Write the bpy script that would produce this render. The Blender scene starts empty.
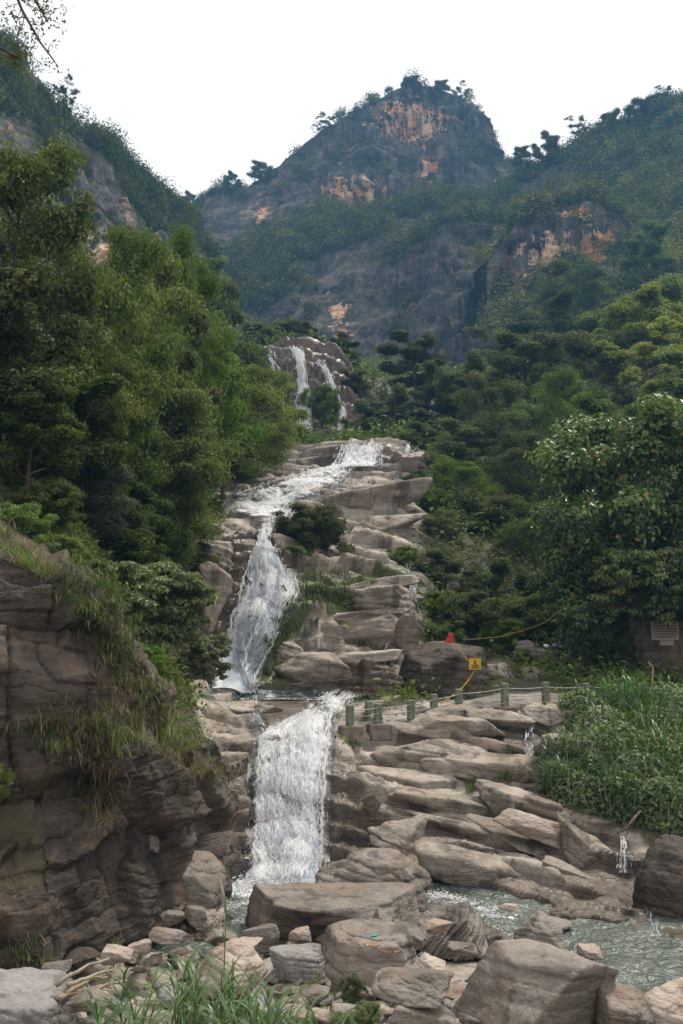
import bpy, bmesh, math, random
import numpy as np
from mathutils import Vector, Matrix
SC = bpy.context.scene
COL = SC.collection
R = math.radians

# ------------------------------------------------------------------ camera
CAM = np.array([0.0, 0.0, 6.0]); PITCH = R(8.0); FPX = 1005.0
cp, sp = math.cos(PITCH), math.sin(PITCH)
camd = bpy.data.cameras.new('camera'); cam = bpy.data.objects.new('camera', camd); COL.objects.link(cam)
cam.location = CAM; cam.rotation_euler = (math.pi/2 + PITCH, 0, 0)
camd.sensor_fit = 'VERTICAL'; camd.sensor_height = 24.0; camd.lens = 24.0*FPX/1024.0
camd.clip_start = 0.1; camd.clip_end = 6000
SC.camera = cam

def at(px, py, Y):
    """world point seen at photo pixel (px,py) at distance Y along the valley"""
    v = (512.0-py)/FPX; u = (px-341.5)/FPX
    s = Y/(cp - v*sp)
    return np.array([u*s, Y, CAM[2] + s*(v*cp + sp)])
def mpp(py, Y):
    v = (512.0-py)/FPX
    return Y/(cp - v*sp)/FPX
def dep(py, z):
    """distance Y where the ray of row py meets height z"""
    v = (512.0-py)/FPX
    return (z-CAM[2])/((v*cp+sp)/(cp-v*sp))
def gp(px, py, z):
    return at(px, py, dep(py, z))

# ------------------------------------------------------------------ noise
def _h(ix, iy, iz, seed):
    h = (ix.astype(np.int64)*374761393 + iy.astype(np.int64)*668265263 + iz.astype(np.int64)*1440662683 + seed*974711) & 0xffffffff
    h = ((h ^ (h >> 13))*1274126177) & 0xffffffff
    h = ((h ^ (h >> 15))*2246822519) & 0xffffffff
    return ((h ^ (h >> 16)) & 0xffffff)/float(0xffffff)
def vnoise(P, seed=0):
    P = np.asarray(P, float); F = np.floor(P); f = P-F; I = F.astype(np.int64)
    w = f*f*f*(f*(f*6-15)+10)
    x, y, z = I[..., 0], I[..., 1], I[..., 2]; a, b, c = w[..., 0], w[..., 1], w[..., 2]
    def L(p, q, t): return p+(q-p)*t
    r = L(L(L(_h(x,y,z,seed), _h(x+1,y,z,seed), a), L(_h(x,y+1,z,seed), _h(x+1,y+1,z,seed), a), b),
          L(L(_h(x,y,z+1,seed), _h(x+1,y,z+1,seed), a), L(_h(x,y+1,z+1,seed), _h(x+1,y+1,z+1,seed), a), b), c)
    return r*2-1
def fbm(P, octv=4, seed=0, lac=2.03, gain=.5):
    P = np.asarray(P, float); t = 0; a = 1; n = 0
    for i in range(octv):
        t = t+a*vnoise(P, seed+i*17); n += a; a *= gain; P = P*lac+13.7
    return t/n
def ridged(P, octv=4, seed=0):
    P = np.asarray(P, float); t = 0; a = 1; n = 0
    for i in range(octv):
        t = t+a*(1-2*np.abs(vnoise(P, seed+i*17))); n += a; a *= .5; P = P*2.03+7.1
    return t/n
def voro(P, seed=0, jit=.9):
    """F1, F2 and a random number per cell"""
    P = np.asarray(P, float); I = np.floor(P).astype(np.int64)
    f1 = np.full(P.shape[:-1], 9.); f2 = f1.copy(); cid = np.zeros(P.shape[:-1])
    for dx in (-1,0,1):
        for dy in (-1,0,1):
            for dz in (-1,0,1):
                c0, c1, c2 = I[...,0]+dx, I[...,1]+dy, I[...,2]+dz
                q0 = c0+.5+jit*(_h(c0,c1,c2,seed)-.5); q1 = c1+.5+jit*(_h(c0,c1,c2,seed+1)-.5); q2 = c2+.5+jit*(_h(c0,c1,c2,seed+2)-.5)
                d = np.sqrt((q0-P[...,0])**2+(q1-P[...,1])**2+(q2-P[...,2])**2)
                m = d < f1
                f2 = np.where(m, f1, np.minimum(f2, d)); f1 = np.where(m, d, f1)
                cid = np.where(m, _h(c0,c1,c2,seed+3), cid)
    return f1, f2, cid
def sstep(a, b, x):
    t = np.clip((x-a)/(b-a), 0, 1); return t*t*(3-2*t)

# ------------------------------------------------------------------ meshes
def mesh_np(name, V, F, uv=None, attrs=None, smooth=True):
    """V (N,3); F (M,3|4) int array or list of such arrays; uv per vertex (N,2)"""
    me = bpy.data.meshes.new(name)
    V = np.ascontiguousarray(V, np.float32)
    Fs = F if isinstance(F, list) else [F]
    Fs = [np.asarray(f, np.int32) for f in Fs if len(f)]
    loops = np.concatenate([f.ravel() for f in Fs]); cnt = np.concatenate([np.full(len(f), f.shape[1], np.int32) for f in Fs])
    me.vertices.add(len(V)); me.vertices.foreach_set('co', V.ravel())
    me.loops.add(len(loops)); me.loops.foreach_set('vertex_index', loops)
    st = np.zeros(len(cnt), np.int32); st[1:] = np.cumsum(cnt)[:-1]
    me.polygons.add(len(cnt)); me.polygons.foreach_set('loop_start', st)
    try: me.polygons.foreach_set('loop_total', cnt)
    except Exception: pass
    me.polygons.foreach_set('use_smooth', np.full(len(cnt), smooth, dtype=bool))
    if uv is not None:
        l = me.uv_layers.new(name='UVMap'); l.data.foreach_set('uv', np.ascontiguousarray(uv, np.float32)[loops].ravel())
    for k, a in (attrs or {}).items():
        at_ = me.attributes.new(k, 'FLOAT', 'POINT'); at_.data.foreach_set('value', np.ascontiguousarray(a, np.float32))
    me.update(calc_edges=True); me.validate()
    return me
def obj(name, me, mat=None, parent=None, loc=None):
    o = bpy.data.objects.new(name, me); COL.objects.link(o)
    if mat is not None and me is not None and len(me.materials) == 0: me.materials.append(mat)
    if parent is not None: o.parent = parent
    if loc is not None: o.location = loc
    return o
def tag(o, label=None, cat=None, group=None, kind=None):
    if label: o['label'] = label
    if cat: o['category'] = cat
    if group: o['group'] = group
    if kind: o['kind'] = kind
    return o
def empty(name, loc=(0,0,0)):
    o = bpy.data.objects.new(name, None); COL.objects.link(o); o.location = loc; o.empty_display_size = .2
    return o
def gridF(nr, nc):
    i = np.arange((nr-1)*nc).reshape(nr-1, nc)[:, :-1].ravel()
    return np.stack([i, i+1, i+nc+1, i+nc], 1)
class Acc:
    """collects pieces of one mesh"""
    def __init__(s): s.V=[]; s.F=[]; s.n=0; s.U=[]; s.A=[]
    def add(s, V, F, uv=None, a=None):
        V = np.asarray(V, float); s.V.append(V); F = np.asarray(F, np.int64)
        s.F.append(F+s.n); s.n += len(V)
        s.U.append(np.zeros((len(V),2)) if uv is None else uv)
        s.A.append(np.zeros(len(V)) if a is None else (np.full(len(V), a) if np.isscalar(a) else a))
    def mesh(s, name, smooth=True, uv=False, attr=None):
        q = [f for f in s.F if f.shape[1]==4]; t = [f for f in s.F if f.shape[1]==3]
        Fs = ([np.concatenate(q)] if q else [])+([np.concatenate(t)] if t else [])
        return mesh_np(name, np.concatenate(s.V), Fs, np.concatenate(s.U) if uv else None, {attr: np.concatenate(s.A)} if attr else None, smooth)
def norm(v): return v/np.maximum(np.linalg.norm(v, axis=-1, keepdims=True), 1e-9)
def tube(path, rad, n=7, cap=True):
    P = np.asarray(path, float); k = len(P); rad = np.broadcast_to(np.asarray(rad, float), (k,))
    T = norm(np.gradient(P, axis=0)); ref = np.array([0.31, .17, .93]) if abs(T[0,2]) < .8 else np.array([.95, .2, .1])
    A = norm(np.cross(T, ref)); B = np.cross(T, A)
    th = np.linspace(0, 2*math.pi, n, endpoint=False)
    V = P[:,None]+rad[:,None,None]*(A[:,None]*np.cos(th)[None,:,None]+B[:,None]*np.sin(th)[None,:,None])
    V = V.reshape(-1,3); F = []
    for i in range(k-1):
        for j in range(n):
            a = i*n+j; b = i*n+(j+1)%n
            F.append((a, b, b+n, a+n))
    if cap:
        V = np.vstack([V, P[:1], P[-1:]])
        c0, c1 = k*n, k*n+1
        for j in range(n):   # degenerate quads keep one face size
            F.append((c0, (j+1)%n, j, j)); F.append((c1, (k-1)*n+j, (k-1)*n+(j+1)%n, (k-1)*n+(j+1)%n))
        F4 = np.array(F); return V, F4[:-2*n], F4[-2*n:, :3]
    return V, np.array(F), np.zeros((0,3), int)
def add_tube(acc, path, rad, n=7, cap=True):
    V, F, T = tube(path, rad, n, cap); n0 = acc.n
    acc.add(V, F)
    if len(T): acc.F.append(T+n0)
def boxV(c, s, rz=0, bev=0):
    """box with chamfered vertical edges"""
    x, y, z = np.array(s)/2.; b = bev or .08*min(x, y)
    ring = np.array([(-x+b,-y),(x-b,-y),(x,-y+b),(x,y-b),(x-b,y),(-x+b,y),(-x,y-b),(-x,-y+b)])
    V = []
    for zz, k in ((-z,1),(z-b,1),(z,1-b/max(x,y))): V += [(p[0]*k, p[1]*k, zz) for p in ring]
    V += [(0,0,-z),(0,0,z)]
    F = [(i*8+j, i*8+(j+1)%8, (i+1)*8+(j+1)%8, (i+1)*8+j) for i in range(2) for j in range(8)]
    T = [(24,(j+1)%8,j) for j in range(8)]+[(25,16+j,16+(j+1)%8) for j in range(8)]
    V = np.array(V); ca, sa = math.cos(rz), math.sin(rz)
    V = np.stack([V[:,0]*ca-V[:,1]*sa, V[:,0]*sa+V[:,1]*ca, V[:,2]], 1)+np.array(c)
    return V, np.array(F), np.array(T)
def add_box(acc, c, s, rz=0, bev=0):
    V, F, T = boxV(c, s, rz, bev); n0 = acc.n; acc.add(V, F); acc.F.append(T+n0)

_ico = {}
def ico(sub):
    if sub not in _ico:
        bm = bmesh.new(); bmesh.ops.create_icosphere(bm, subdivisions=sub, radius=1.0)
        bm.verts.ensure_lookup_table()
        V = np.array([v.co[:] for v in bm.verts]); F = np.array([[v.index for v in f.verts] for f in bm.faces]); bm.free()
        _ico[sub] = (norm(V), F)
    return _ico[sub]
def boulder(size, seed, sub=5, planes=None, nrand=9, sharp=14, rough=.05, strata=.0, sdir=(0.15,0.05,1), sfreq=5., fine=.012, rz=None):
    """rock body: intersection of random half-spaces, rounded, bedded and roughened; bbox = size, centred"""
    rg = np.random.default_rng(seed); D, F = ico(sub)
    N = []; Hh = []
    for s in ((1,0,0),(-1,0,0),(0,1,0),(0,-1,0),(0,0,1),(0,0,-1)):
        N.append(np.array(s)+rg.normal(0,.34,3)); Hh.append(rg.uniform(.92,1.08))
    for i in range(nrand):
        N.append(rg.normal(0,1,3)); Hh.append(rg.uniform(.95,1.25))
    if planes is not None:
        N = [np.array(p[:3], float) for p in planes]; Hh = [p[3] for p in planes]
        for i in range(nrand):
            N.append(rg.normal(0,1,3)); Hh.append(rg.uniform(1.08,1.4))
    N = norm(np.array(N)); Hh = np.array(Hh)
    d = np.maximum(D@N.T, 0)/Hh
    r = (d**sharp).sum(1)**(-1./sharp)
    V = D*r[:,None]
    off = rg.uniform(-50,50,3)
    V = V+D*(fbm(V*1.3+off,3,seed)*rough*2)[:,None]
    V = V*(np.array(size)/2.)/np.maximum(np.abs(V).max(0),1e-6)
    if rz is not None:
        pass
    m = float(min(size)); M = float(np.mean(size))
    if strata:
        sd = norm(np.array(sdir, float)); q = V@sd*sfreq/M*2+fbm(V*1.2/M+off,3,seed+5)*1.1
        saw = q-np.floor(q); cell = _h(np.floor(q).astype(np.int64),np.zeros(len(q),np.int64),np.zeros(len(q),np.int64),seed)
        V = V+norm(D*np.array([1,1,.25]))*((np.abs(saw*2-1)**3*-.6+cell*.8)*strata*m)[:,None]
    f1,f2,ci = voro(V*(2.2/M)+off, seed+9)
    V = V+D*((ci-.5)*rough*.5*m-np.exp(-(f2-f1)*16)*rough*.35*m)[:,None]
    V = V+D*(fbm(V*(7./M)+off,4,seed+3)*fine*2*M)[:,None]
    lo, hi = V.min(0), V.max(0)
    V = (V-(lo+hi)/2)*np.array(size)/(hi-lo)
    return V, F
# ------------------------------------------------------------------ materials
class NT:
    def __init__(s, name):
        s.m = bpy.data.materials.new(name); s.m.use_nodes = True; s.t = s.m.node_tree; s.t.nodes.clear()
        s.out = s.t.nodes.new('ShaderNodeOutputMaterial'); s._o = s._p = None
    def n(s, ty, ins=None, **kw):
        nd = s.t.nodes.new(ty)
        for k, v in kw.items(): setattr(nd, k, v)
        for k, v in (ins or {}).items():
            sock = nd.inputs[k]
            if hasattr(v, 'links'): s.t.links.new(v, sock)
            else: sock.default_value = v
        return nd
    def pos(s):
        if s._o is None: s._o = s.n('ShaderNodeTexCoord')
        return s._o.outputs['Object']
    def world(s):
        if s._p is None: s._p = s.n('ShaderNodeNewGeometry')
        return s._p.outputs['Position']
    def map(s, v, scale=(1,1,1), loc=(0,0,0), rot=(0,0,0)):
        return s.n('ShaderNodeMapping', {'Vector': v, 'Scale': scale, 'Location': loc, 'Rotation': rot}).outputs[0]
    def noise(s, v, scale, detail=4, rough=.55, dist=0):
        return s.n('ShaderNodeTexNoise', {'Vector': v, 'Scale': scale, 'Detail': detail, 'Roughness': rough, 'Distortion': dist}).outputs['Fac']
    def vor(s, v, scale, feature='F1', out='Distance', rnd=1.0):
        return s.n('ShaderNodeTexVoronoi', {'Vector': v, 'Scale': scale, 'Randomness': rnd}, feature=feature).outputs[out]
    def m_(s, op, a, b=0.0, c=0.0):
        return s.n('ShaderNodeMath', {0: a, 1: b, 2: c}, operation=op).outputs[0]
    def add(s, a, b): return s.m_('ADD', a, b)
    def mul(s, a, b): return s.m_('MULTIPLY', a, b)
    def rng(s, v, a, b, c=0., d=1., smooth=True):
        return s.n('ShaderNodeMapRange', {'Value': v, 'From Min': a, 'From Max': b, 'To Min': c, 'To Max': d}, interpolation_type='SMOOTHSTEP' if smooth else 'LINEAR').outputs[0]
    def mix(s, f, a, b, bt='MIX'):
        nd = s.t.nodes.new('ShaderNodeMix'); nd.data_type = 'RGBA'; nd.blend_type = bt
        for i, v in ((0, f), (6, a), (7, b)):
            if hasattr(v, 'links'): s.t.links.new(v, nd.inputs[i])
            else: nd.inputs[i].default_value = (tuple(v)+(1,) if (i and len(v) == 3) else v)
        return nd.outputs[2]
    def ramp(s, f, stops):
        nd = s.n('ShaderNodeValToRGB', {'Fac': f}); e = nd.color_ramp.elements
        while len(e) < len(stops): e.new(.5)
        for i, (p, c) in enumerate(stops): e[i].position = p; e[i].color = tuple(c)+(1,)
        return nd.outputs[0]
    def attr(s, name): return s.n('ShaderNodeAttribute', attribute_name=name).outputs['Fac']
    def rand(s): return s.n('ShaderNodeObjectInfo').outputs['Random']
    def bump(s, h, strength=.5, dist=.05, nrm=None):
        ins = {'Height': h, 'Strength': strength, 'Distance': dist}
        if nrm is not None: ins['Normal'] = nrm
        return s.n('ShaderNodeBump', ins).outputs[0]
    def bsdf(s, color, rough=.8, nrm=None, spec=.3, **kw):
        ins = {'Base Color': color, 'Roughness': rough, 'Specular IOR Level': spec}
        if not hasattr(color, 'links'): ins['Base Color'] = tuple(color)+(1,) if len(color) == 3 else color
        if nrm is not None: ins['Normal'] = nrm
        ins.update(kw)
        return s.n('ShaderNodeBsdfPrincipled', ins).outputs[0]
    def done(s, sh, vol=None):
        if sh is not None: s.t.links.new(sh, s.out.inputs['Surface'])
        if vol is not None: s.t.links.new(vol, s.out.inputs['Volume'])
        return s.m

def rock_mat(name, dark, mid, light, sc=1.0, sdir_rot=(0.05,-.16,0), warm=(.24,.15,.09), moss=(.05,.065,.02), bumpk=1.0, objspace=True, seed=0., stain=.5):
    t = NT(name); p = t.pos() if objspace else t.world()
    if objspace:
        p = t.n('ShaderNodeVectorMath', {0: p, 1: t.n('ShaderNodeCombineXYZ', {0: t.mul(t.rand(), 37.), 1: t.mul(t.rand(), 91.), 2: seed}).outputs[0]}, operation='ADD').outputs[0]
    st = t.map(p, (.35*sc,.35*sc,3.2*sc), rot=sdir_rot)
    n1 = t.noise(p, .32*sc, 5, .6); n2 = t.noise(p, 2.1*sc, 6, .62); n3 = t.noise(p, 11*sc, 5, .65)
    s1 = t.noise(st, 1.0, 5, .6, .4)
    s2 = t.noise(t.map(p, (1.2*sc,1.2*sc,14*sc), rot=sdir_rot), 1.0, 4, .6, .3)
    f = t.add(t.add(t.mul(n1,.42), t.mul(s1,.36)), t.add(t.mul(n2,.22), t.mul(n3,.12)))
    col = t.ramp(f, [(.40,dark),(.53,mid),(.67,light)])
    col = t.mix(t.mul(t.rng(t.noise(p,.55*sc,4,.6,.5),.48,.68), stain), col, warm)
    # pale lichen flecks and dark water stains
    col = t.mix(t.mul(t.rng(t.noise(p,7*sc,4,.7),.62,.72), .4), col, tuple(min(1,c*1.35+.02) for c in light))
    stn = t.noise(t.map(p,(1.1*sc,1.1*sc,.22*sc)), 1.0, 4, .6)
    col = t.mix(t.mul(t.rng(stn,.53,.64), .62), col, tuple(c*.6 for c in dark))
    wet = t.attr('wet'); ms = t.attr('moss')  # wet: damp rock, plus painted shade on the rock shelter slabs
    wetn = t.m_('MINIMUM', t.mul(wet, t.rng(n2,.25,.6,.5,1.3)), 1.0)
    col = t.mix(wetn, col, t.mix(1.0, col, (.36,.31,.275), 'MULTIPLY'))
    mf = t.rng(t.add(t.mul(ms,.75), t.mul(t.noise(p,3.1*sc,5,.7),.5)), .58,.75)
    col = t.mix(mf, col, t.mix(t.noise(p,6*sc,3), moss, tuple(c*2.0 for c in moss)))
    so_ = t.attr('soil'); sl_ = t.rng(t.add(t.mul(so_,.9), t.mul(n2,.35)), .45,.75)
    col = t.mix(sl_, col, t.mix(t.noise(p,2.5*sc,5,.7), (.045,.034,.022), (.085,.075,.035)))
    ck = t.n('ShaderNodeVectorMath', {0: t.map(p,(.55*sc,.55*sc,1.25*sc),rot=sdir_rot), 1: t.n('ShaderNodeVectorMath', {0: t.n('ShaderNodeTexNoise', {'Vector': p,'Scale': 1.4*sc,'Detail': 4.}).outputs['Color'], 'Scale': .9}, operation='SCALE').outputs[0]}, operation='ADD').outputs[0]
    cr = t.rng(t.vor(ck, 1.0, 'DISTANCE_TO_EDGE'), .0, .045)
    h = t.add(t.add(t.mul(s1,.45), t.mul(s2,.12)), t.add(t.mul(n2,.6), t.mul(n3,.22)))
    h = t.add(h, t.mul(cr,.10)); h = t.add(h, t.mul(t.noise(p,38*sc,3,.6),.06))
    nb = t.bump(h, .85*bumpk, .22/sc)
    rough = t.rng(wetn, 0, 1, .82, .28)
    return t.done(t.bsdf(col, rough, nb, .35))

def leaf_mat(name, c1, c2, c3=None, gloss=.6, trans=.30, spec=.16):
    t = NT(name); g = t.n('ShaderNodeNewGeometry'); rl = g.outputs['Random Per Island']
    n = t.noise(t.pos(), .55, 3, .6); tone = t.attr('tone')
    c = t.mix(t.rng(t.add(t.add(t.mul(rl,.45), t.mul(n,.6)), tone), .3,.85), c1, c2)
    if c3: c = t.mix(t.rng(rl,.93,.97), c, c3)
    r = t.rand()
    c = t.n('ShaderNodeHueSaturation', {'Color': c, 'Hue': t.rng(r,0,1,.488,.525,False), 'Saturation': t.rng(t.m_('FRACT', t.mul(r,7.3)),0,1,.75,1.1,False), 'Value': t.rng(t.m_('FRACT', t.mul(r,13.7)),0,1,.72,1.3,False)}).outputs[0]
    a = t.bsdf(c, gloss, None, spec)
    tr = t.n('ShaderNodeBsdfTranslucent', {'Color': t.mix(1.0, c, (1.5,1.6,.7), 'MULTIPLY')}).outputs[0]
    return t.done(t.n('ShaderNodeMixShader', {0: trans, 1: a, 2: tr}).outputs[0])

def plain_mat(name, c, rough=.7, var=.3, sc=3., spec=.3, bumpk=.3, c2=None, metal=0.):
    t = NT(name); n = t.noise(t.pos(), sc, 6, .65)
    col = t.mix(t.mul(t.rng(n,.35,.7), 1.0), c, c2 or tuple(x*(1-var) for x in c))
    return t.done(t.bsdf(col, rough, t.bump(t.noise(t.pos(), sc*6, 4), bumpk, .01), spec, Metallic=metal))

M = {}
M['stream_rock'] = rock_mat('stream_rock', (.065,.055,.046), (.262,.222,.182), (.50,.445,.385), 1.0, warm=(.24,.175,.115))
M['boulder'] = rock_mat('boulder_rock', (.060,.050,.042), (.17,.147,.124), (.31,.277,.243), 1.5, stain=.35)
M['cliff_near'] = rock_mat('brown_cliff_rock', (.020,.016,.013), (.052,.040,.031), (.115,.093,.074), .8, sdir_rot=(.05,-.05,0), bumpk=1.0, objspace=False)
M['grey_rock'] = rock_mat('grey_rock', (.11,.105,.10), (.20,.19,.18), (.31,.30,.285), 1.6, stain=.1)
M['pink_rock'] = rock_mat('pale_rock', (.20,.155,.125), (.34,.27,.22), (.45,.385,.33), 1.8, stain=.3)
M['bark'] = plain_mat('bark', (.11,.085,.065), .9, .5, 4., c2=(.055,.043,.035), bumpk=.8)
M['pale_bark'] = plain_mat('pale_bark', (.26,.22,.18), .9, .5, 3., c2=(.12,.10,.08), bumpk=.6)
M['dry_wood'] = plain_mat('dry_wood', (.36,.29,.215), .85, .4, 5., c2=(.19,.15,.11))
M['leaf_dark'] = leaf_mat('dark_leaf', (0.048, 0.070, 0.016), (0.124, 0.156, 0.031))
M['leaf_mid'] = leaf_mat('mid_leaf', (0.068, 0.113, 0.020), (0.168, 0.233, 0.045), (.17,.14,.04))
M['leaf_olive'] = leaf_mat('olive_leaf', (0.075, 0.102, 0.024), (0.173, 0.209, 0.053), (.16,.11,.04))
M['leaf_light'] = leaf_mat('light_leaf', (0.131, 0.182, 0.026), (0.293, 0.347, 0.058))
M['leaf_big'] = leaf_mat('glossy_leaf', (0.060, 0.099, 0.029), (0.156, 0.220, 0.071), (.22,.15,.04), .38, .2, .5)
M['leaf_grey'] = leaf_mat('grey_leaf', (.05,.058,.038), (.11,.12,.085))
M['leaf_far'] = leaf_mat('far_leaf', (0.055, 0.075, 0.020), (0.192, 0.192, 0.040), (.16,.14,.04), .95, .15, .03)
M['reed_leaf'] = leaf_mat('reed_leaf', (0.048, 0.096, 0.026), (0.108, 0.186, 0.055), None, .4, .25, .4)
M['grass_green'] = leaf_mat('grass_blade', (.06,.10,.022), (.15,.19,.05), (.3,.24,.11), .6, .3, .3)
M['grass_dry'] = leaf_mat('dry_grass_blade', (.17,.125,.07), (.33,.26,.16), (.08,.10,.03), .7, .2, .2)
M['fern'] = leaf_mat('shrub_leaf', (0.094, 0.133, 0.056), (0.239, 0.280, 0.140), (.2,.17,.07), .5, .25, .35)

# distant cliffs: dark banded rock with rust-coloured fresh scars ('scar') and streaks
def far_cliff():
    t = NT('far_cliff_rock'); p = t.world()
    v = t.map(p, (.24,.24,.022)); n1 = t.noise(v, 1.0, 6, .65, .3); n2 = t.noise(p, .06, 7, .68); n3 = t.noise(p, .6, 5, .7)
    hb = t.noise(t.map(p,(.03,.03,.34)), 1.0, 5, .6, .4)
    f = t.add(t.add(t.mul(n1,.4), t.mul(n2,.25)), t.add(t.mul(n3,.2), t.mul(hb,.25)))
    col = t.ramp(f, [(.42,(.018,.018,.019)),(.53,(.070,.066,.062)),(.66,(.20,.18,.155))])
    sc = t.attr('scar'); sn = t.add(t.mul(sc,.62), t.mul(t.rng(t.add(t.mul(t.noise(v,2.2,5,.7),.5), t.mul(t.noise(t.map(p,(.10,.10,.16)),1.6,6,.7),.5)),.36,.64,0,1,False),.85))
    col = t.mix(t.mul(t.rng(t.noise(t.map(p,(.42,.42,.018)),1.0,5,.65,.2),.50,.60),.62), col, (.016,.017,.020))
    oc = t.mix(t.rng(t.noise(p,.16,4,.6),.42,.58), (.60,.25,.10), (.70,.50,.34))
    oc = t.mix(t.rng(n1,.52,.66), oc, (.10,.07,.05))
    col = t.mix(t.rng(sn,.72,.84), col, oc)
    col = t.mix(t.mul(t.rng(t.noise(v,.7,5,.65,.2),.60,.67),.5), col, (.36,.19,.09))
    veg = t.attr('veg'); vf = t.rng(t.add(veg, t.mul(t.add(n3,t.mul(n2,1.)),.5)), .95,1.2)
    col = t.mix(vf, col, t.mix(n3, (.035,.045,.016), (.12,.115,.045)))
    h = t.add(t.add(t.mul(n1,1.0), t.mul(hb,.8)), t.mul(n3,.5))
    return t.done(t.bsdf(col, .9, t.bump(h, 1.0, 2.2), .2))
M['far_cliff'] = far_cliff()

def soil():
    t = NT('soil_and_rock'); p = t.world()
    n = t.noise(p, .5, 6, .6)
    return None
def water_fall_mat():
    t = NT('falling_water'); uvn = t.n('ShaderNodeUVMap', uv_map='UVMap').outputs[0]
    a = t.noise(t.map(uvn,(3.2,.8,1)), 1.0, 5, .62, .5); b = t.noise(t.map(uvn,(10.,2.4,1)), 1.0, 4, .6, .3)
    c = t.noise(t.map(uvn,(1.1,.9,1)), 1.0, 3, .6, .5); d = t.noise(t.map(uvn,(24.,8.,1)), 1.0, 3, .6)
    den = t.attr('foam')
    f = t.add(t.add(t.mul(a,.40), t.mul(b,.25)), t.add(t.mul(c,.25), t.mul(d,.10)))
    al = t.rng(t.add(f, den), .49, .61)
    k = t.rng(t.add(t.add(t.mul(b,.40),t.mul(d,.35)),t.add(t.mul(c,.25),t.mul(den,.35))),.38,.58)
    col = t.mix(k, (.40,.46,.52), (.94,.95,.96))
    foam = t.n('ShaderNodeMixShader', {0: .4, 1: t.bsdf(col, .7, t.bump(t.add(b,d), .35, .03), .2), 2: t.n('ShaderNodeBsdfTranslucent', {'Color': (.95,.96,.97,1)}).outputs[0]}).outputs[0]
    film = t.n('ShaderNodeMixShader', {0: .02, 1: t.n('ShaderNodeBsdfTransparent', {'Color': (.78,.82,.86,1)}).outputs[0], 2: t.n('ShaderNodeBsdfGlossy', {'Roughness': .35}).outputs[0]}).outputs[0]
    return t.done(t.n('ShaderNodeMixShader', {0: al, 1: film, 2: foam}).outputs[0])
M['fall'] = water_fall_mat()
def pool_mat():
    t = NT('stream_water'); p = t.world(); den = t.attr('foam')
    n = t.noise(t.map(p,(.8,2.6,1.6),rot=(0,0,-.35)),1.0,6,.68,1.0); n2 = t.noise(p,5.,4,.65,.8)
    f = t.add(t.add(t.mul(n,.6), t.mul(n2,.4)), den)
    fo = t.rng(f,.60,.73)
    nb = t.bump(t.add(t.noise(p,2.4,4,.6,.6), t.mul(t.noise(p,8.,3,.6),.5)), 1.0, .14)
    deep = t.mix(t.noise(p,.5,3), (.050,.070,.060), (.115,.13,.105))
    wat = t.bsdf(deep, .16, nb, .5)
    sh = t.n('ShaderNodeMixShader', {0: t.mul(fo,.9), 1: wat, 2: t.bsdf((.80,.84,.86), .6, nb, .3)}).outputs[0]
    return t.done(sh)
M['pool'] = pool_mat()

M['spray'] = None
def spray_mat():
    t = NT('white_water'); d = t.bsdf((.93,.94,.95), .8, None, .1)
    return t.done(t.n('ShaderNodeMixShader', {0: .5, 1: d, 2: t.n('ShaderNodeBsdfTranslucent', {'Color': (.95,.96,.97,1)}).outputs[0]}).outputs[0])
M['spray'] = spray_mat()
# ------------------------------------------------------------------ world, sun, haze
w = bpy.data.worlds.new('World'); SC.world = w; w.use_nodes = True; wt = w.node_tree; wt.nodes.clear()
SUN_EL, SUN_AZ = R(61), R(38)     # azimuth from +Y (valley axis) towards +X
sky = wt.nodes.new('ShaderNodeTexSky'); sky.sky_type = 'NISHITA'; sky.sun_disc = False
sky.sun_elevation = SUN_EL; sky.sun_rotation = SUN_AZ; sky.dust_density = 4; sky.air_density = 1.5
mx = wt.nodes.new('ShaderNodeMix'); mx.data_type = 'RGBA'; mx.inputs[0].default_value = .86   # even cloud deck over the blue
wt.links.new(sky.outputs[0], mx.inputs[6]); mx.inputs[7].default_value = (11.6, 11.0, 10.6, 1)
bg = wt.nodes.new('ShaderNodeBackground'); wt.links.new(mx.outputs[2], bg.inputs[0]); bg.inputs[1].default_value = .1
wo = wt.nodes.new('ShaderNodeOutputWorld'); wt.links.new(bg.outputs[0], wo.inputs[0])
sl = bpy.data.lights.new('sun', 'SUN'); sl.energy = 3.5; sl.angle = R(13); sl.color = (1, .93, .82)
so = bpy.data.objects.new('sun', sl); COL.objects.link(so)
sd = Vector((math.sin(SUN_AZ)*math.cos(SUN_EL), math.cos(SUN_AZ)*math.cos(SUN_EL), math.sin(SUN_EL)))
so.rotation_euler = sd.to_track_quat('Z', 'Y').to_euler(); so.location = (0, 0, 300)
SC.view_settings.view_transform = 'Standard'; SC.view_settings.look = 'None'; SC.view_settings.gamma = 1.0; SC.view_settings.exposure = 0.22
SC.render.engine = 'CYCLES'
SC.cycles.max_bounces = 5; SC.cycles.diffuse_bounces = 2; SC.cycles.glossy_bounces = 2; SC.cycles.transmission_bounces = 2
SC.cycles.transparent_max_bounces = 16; SC.cycles.volume_bounces = 0; SC.cycles.use_denoising = True
SC.cycles.caustics_reflective = False; SC.cycles.caustics_refractive = False
HAZE = 0.00039
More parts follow.
